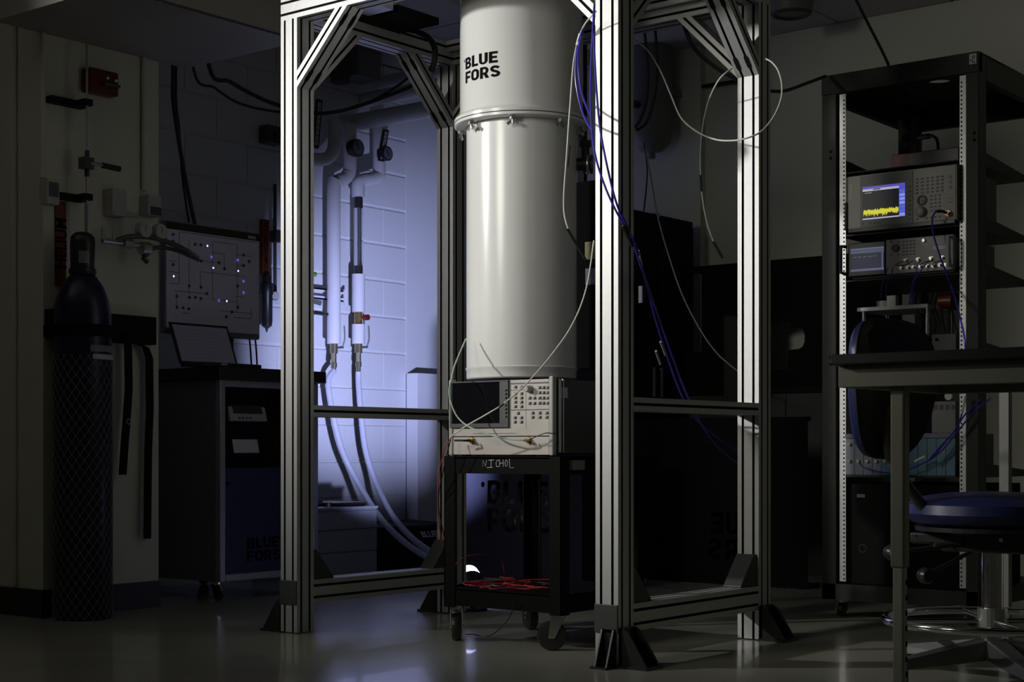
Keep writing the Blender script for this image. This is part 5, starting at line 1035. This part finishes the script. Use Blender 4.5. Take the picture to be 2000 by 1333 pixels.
cable('grey_drop', [AT(1430, 133, 5.02), AT(1405, 155, 5.02), AT(1385, 195, 5.15), AT(1373, 245, 5.3), AT(1368, 300, 5.45), AT(1369, 350, 5.5), AT(1373, 395, 5.5), AT(1382, 440, 5.5), AT(1395, 475, 5.5), AT(1410, 502, 5.5)], .0026, WHITEC, 'off-white cable hanging left of the back right post to a loose plug')
cable('cable_joint', [AT(1368, 342, 5.495), AT(1370, 374, 5.5)], .0045, BLKC, 'black sleeve midway on the loose off-white cable', 'sleeve')
cable('cable_joint', [AT(1393, 472, 5.5), AT(1403, 490, 5.5), AT(1411, 505, 5.5)], .0048, BLKC, 'black boot with plug at the loose end of the off-white cable', 'sleeve')
cable('black_loop', [AT(1335, 45, 5.5), AT(1350, 85, 5.5), AT(1375, 115, 5.45), AT(1410, 140, 5.4), AT(1440, 155, 5.35)], .008, BLKC, 'black cable sagging behind the back right brace')
cable('top_hose', [AT(790, 55, 5.75), AT(815, 62, 5.7), AT(838, 75, 5.65), AT(849, 95, 5.6), AT(848, 120, 5.6), AT(842, 138, 5.62)], .011, BLKC, 'black hose bending down under the top left beam', 'hose')
tbx = root('valve_box', (.35, .45, 1.98), 'black valve box hung under the top beams left of the tank', 'box'); q0_ = AT(705, 38, 5.5); q1_ = AT(820, 40, 5.5)
q = AT(770, 40, 5.55); MB().box(q.x-.11, q.x+.11, q.y-.10, q.y+.12, q.z-.01, FH+.08).build('case', BLKM, tbx, bevel=.004)
q = AT(720, 12, 5.4); MB().box(q.x-.05, q.x+.07, q.y-.05, q.y+.05, q.z-.015, q.z+.03).build('bracket', mat('blue_grey_aluminium', (.34, .34, .38), .3, .6), tbx)
q = PY(1128, 358, .97); q2_ = PY(1185, 720, .97); cu = root('pump_controller', ((q.x+q2_.x)/2, 1.02, q2_.z), 'narrow black box on the back of the frame carrying two paper notes', 'box')
MB().box(q.x, q2_.x, .952, 1.08, q2_.z, q.z).build('case', BLKM, cu, bevel=.004); MB().box(q.x+.01, q.x+.04, .955, .975, q.z, FH+.06).box(q.x+.01, q.x+.04, .899, .975, FH+.01, FH+.06).build('hanger', BLK, cu)
nt1 = PY(1156, 488, .95); tag(MB().box(nt1.x-.03, nt1.x+.03, .948, .951, nt1.z-.035, nt1.z+.03).build('paper_note', POSTY), 'yellow paper note peeking out left of the front right post', 'note'); nt2 = PY(1157, 540, .95); tag(MB().box(nt2.x-.03, nt2.x+.03, .948, .951, nt2.z-.03, nt2.z+.03).build('paper_note', mat('violet_paper', (.42, .42, .56), .7)), 'pale violet paper note below the yellow note', 'note')
# ================================================================== studio lamp with added flags that cut its beam, left of the picture
SLP = Vector(KEYP); az = math.radians(47); fw = Vector((math.sin(az), math.cos(az), 0)); rt = Vector((fw.y, -fw.x, 0))
la = root('studio_lamp', (SLP.x, SLP.y, 0), 'black studio lamp on a stand left of the frame with added beam-shaping flags', 'lamp')
b = MB(); b.cyl(SLP-fw*.30, SLP-fw*.07, .10, n=24); b.build('head', BLK, la, smooth=False)
b = MB(); b.cyl((SLP.x-fw.x*.2, SLP.y-fw.y*.2, .02), SLP-fw*.2-Vector((0, 0, .1)), .014, n=12)
for k in range(3): a = 2.1*k; b.cyl((SLP.x-fw.x*.2, SLP.y-fw.y*.2, .5), (SLP.x-fw.x*.2+.45*math.cos(a), SLP.y-fw.y*.2+.45*math.sin(a), .012), .011, n=10)
b.build('stand', BLK, la)
DD = .5
def door(P, nm='added_beam_flag'):  # out-of-view panels added to limit where the key light falls
    vs2 = [SLP+fw*DD+rt*(u*DD)+Vector((0, 0, v*DD)) for u, v in P]; vs2 += [v+fw*.004 for v in vs2]; n = len(P)
    MB().add(vs2, [tuple(range(n))[::-1], tuple(range(n, 2*n))]+[(i, (i+1) % n, n+(i+1) % n, n+i) for i in range(n)]).build(nm, BLKM, la)
door([(-1.6, -1.3), (DL, -1.3), (DL, 1.0), (-1.6, 1.0)]); door([(DR, -1.3), (1.6, -1.3), (1.6, 1.0), (DR, 1.0)])
door([(DL, -1.3), (DR, -1.3), (DR, DB+DS*DR), (DL, DB+DS*DL)]); door([(DL, .32), (DR, .32), (DR, 1.0), (DL, 1.0)])

FL = Vector(FILLP); fd = (Vector((1.15, .6, 1.30))-FL).normalized()
lf = root('fill_lamp', (FL.x, FL.y, 0), 'smaller black studio lamp on a stand left of the camera', 'lamp')
MB().cyl(FL-fd*.60, FL-fd*.36, .08, .32, n=24).build('head', BLK, lf)
b = MB(); b.cyl((FL.x-fd.x*.55, FL.y-fd.y*.55, .02), FL-fd*.55-Vector((0, 0, .05)), .012, n=10)
for k in range(3): a = 2.1*k+.5; b.cyl((FL.x-fd.x*.55, FL.y-fd.y*.55, .5), (FL.x-fd.x*.55+.4*math.cos(a), FL.y-fd.y*.55+.4*math.sin(a), .012), .01, n=10)
b.build('stand', BLK, lf)
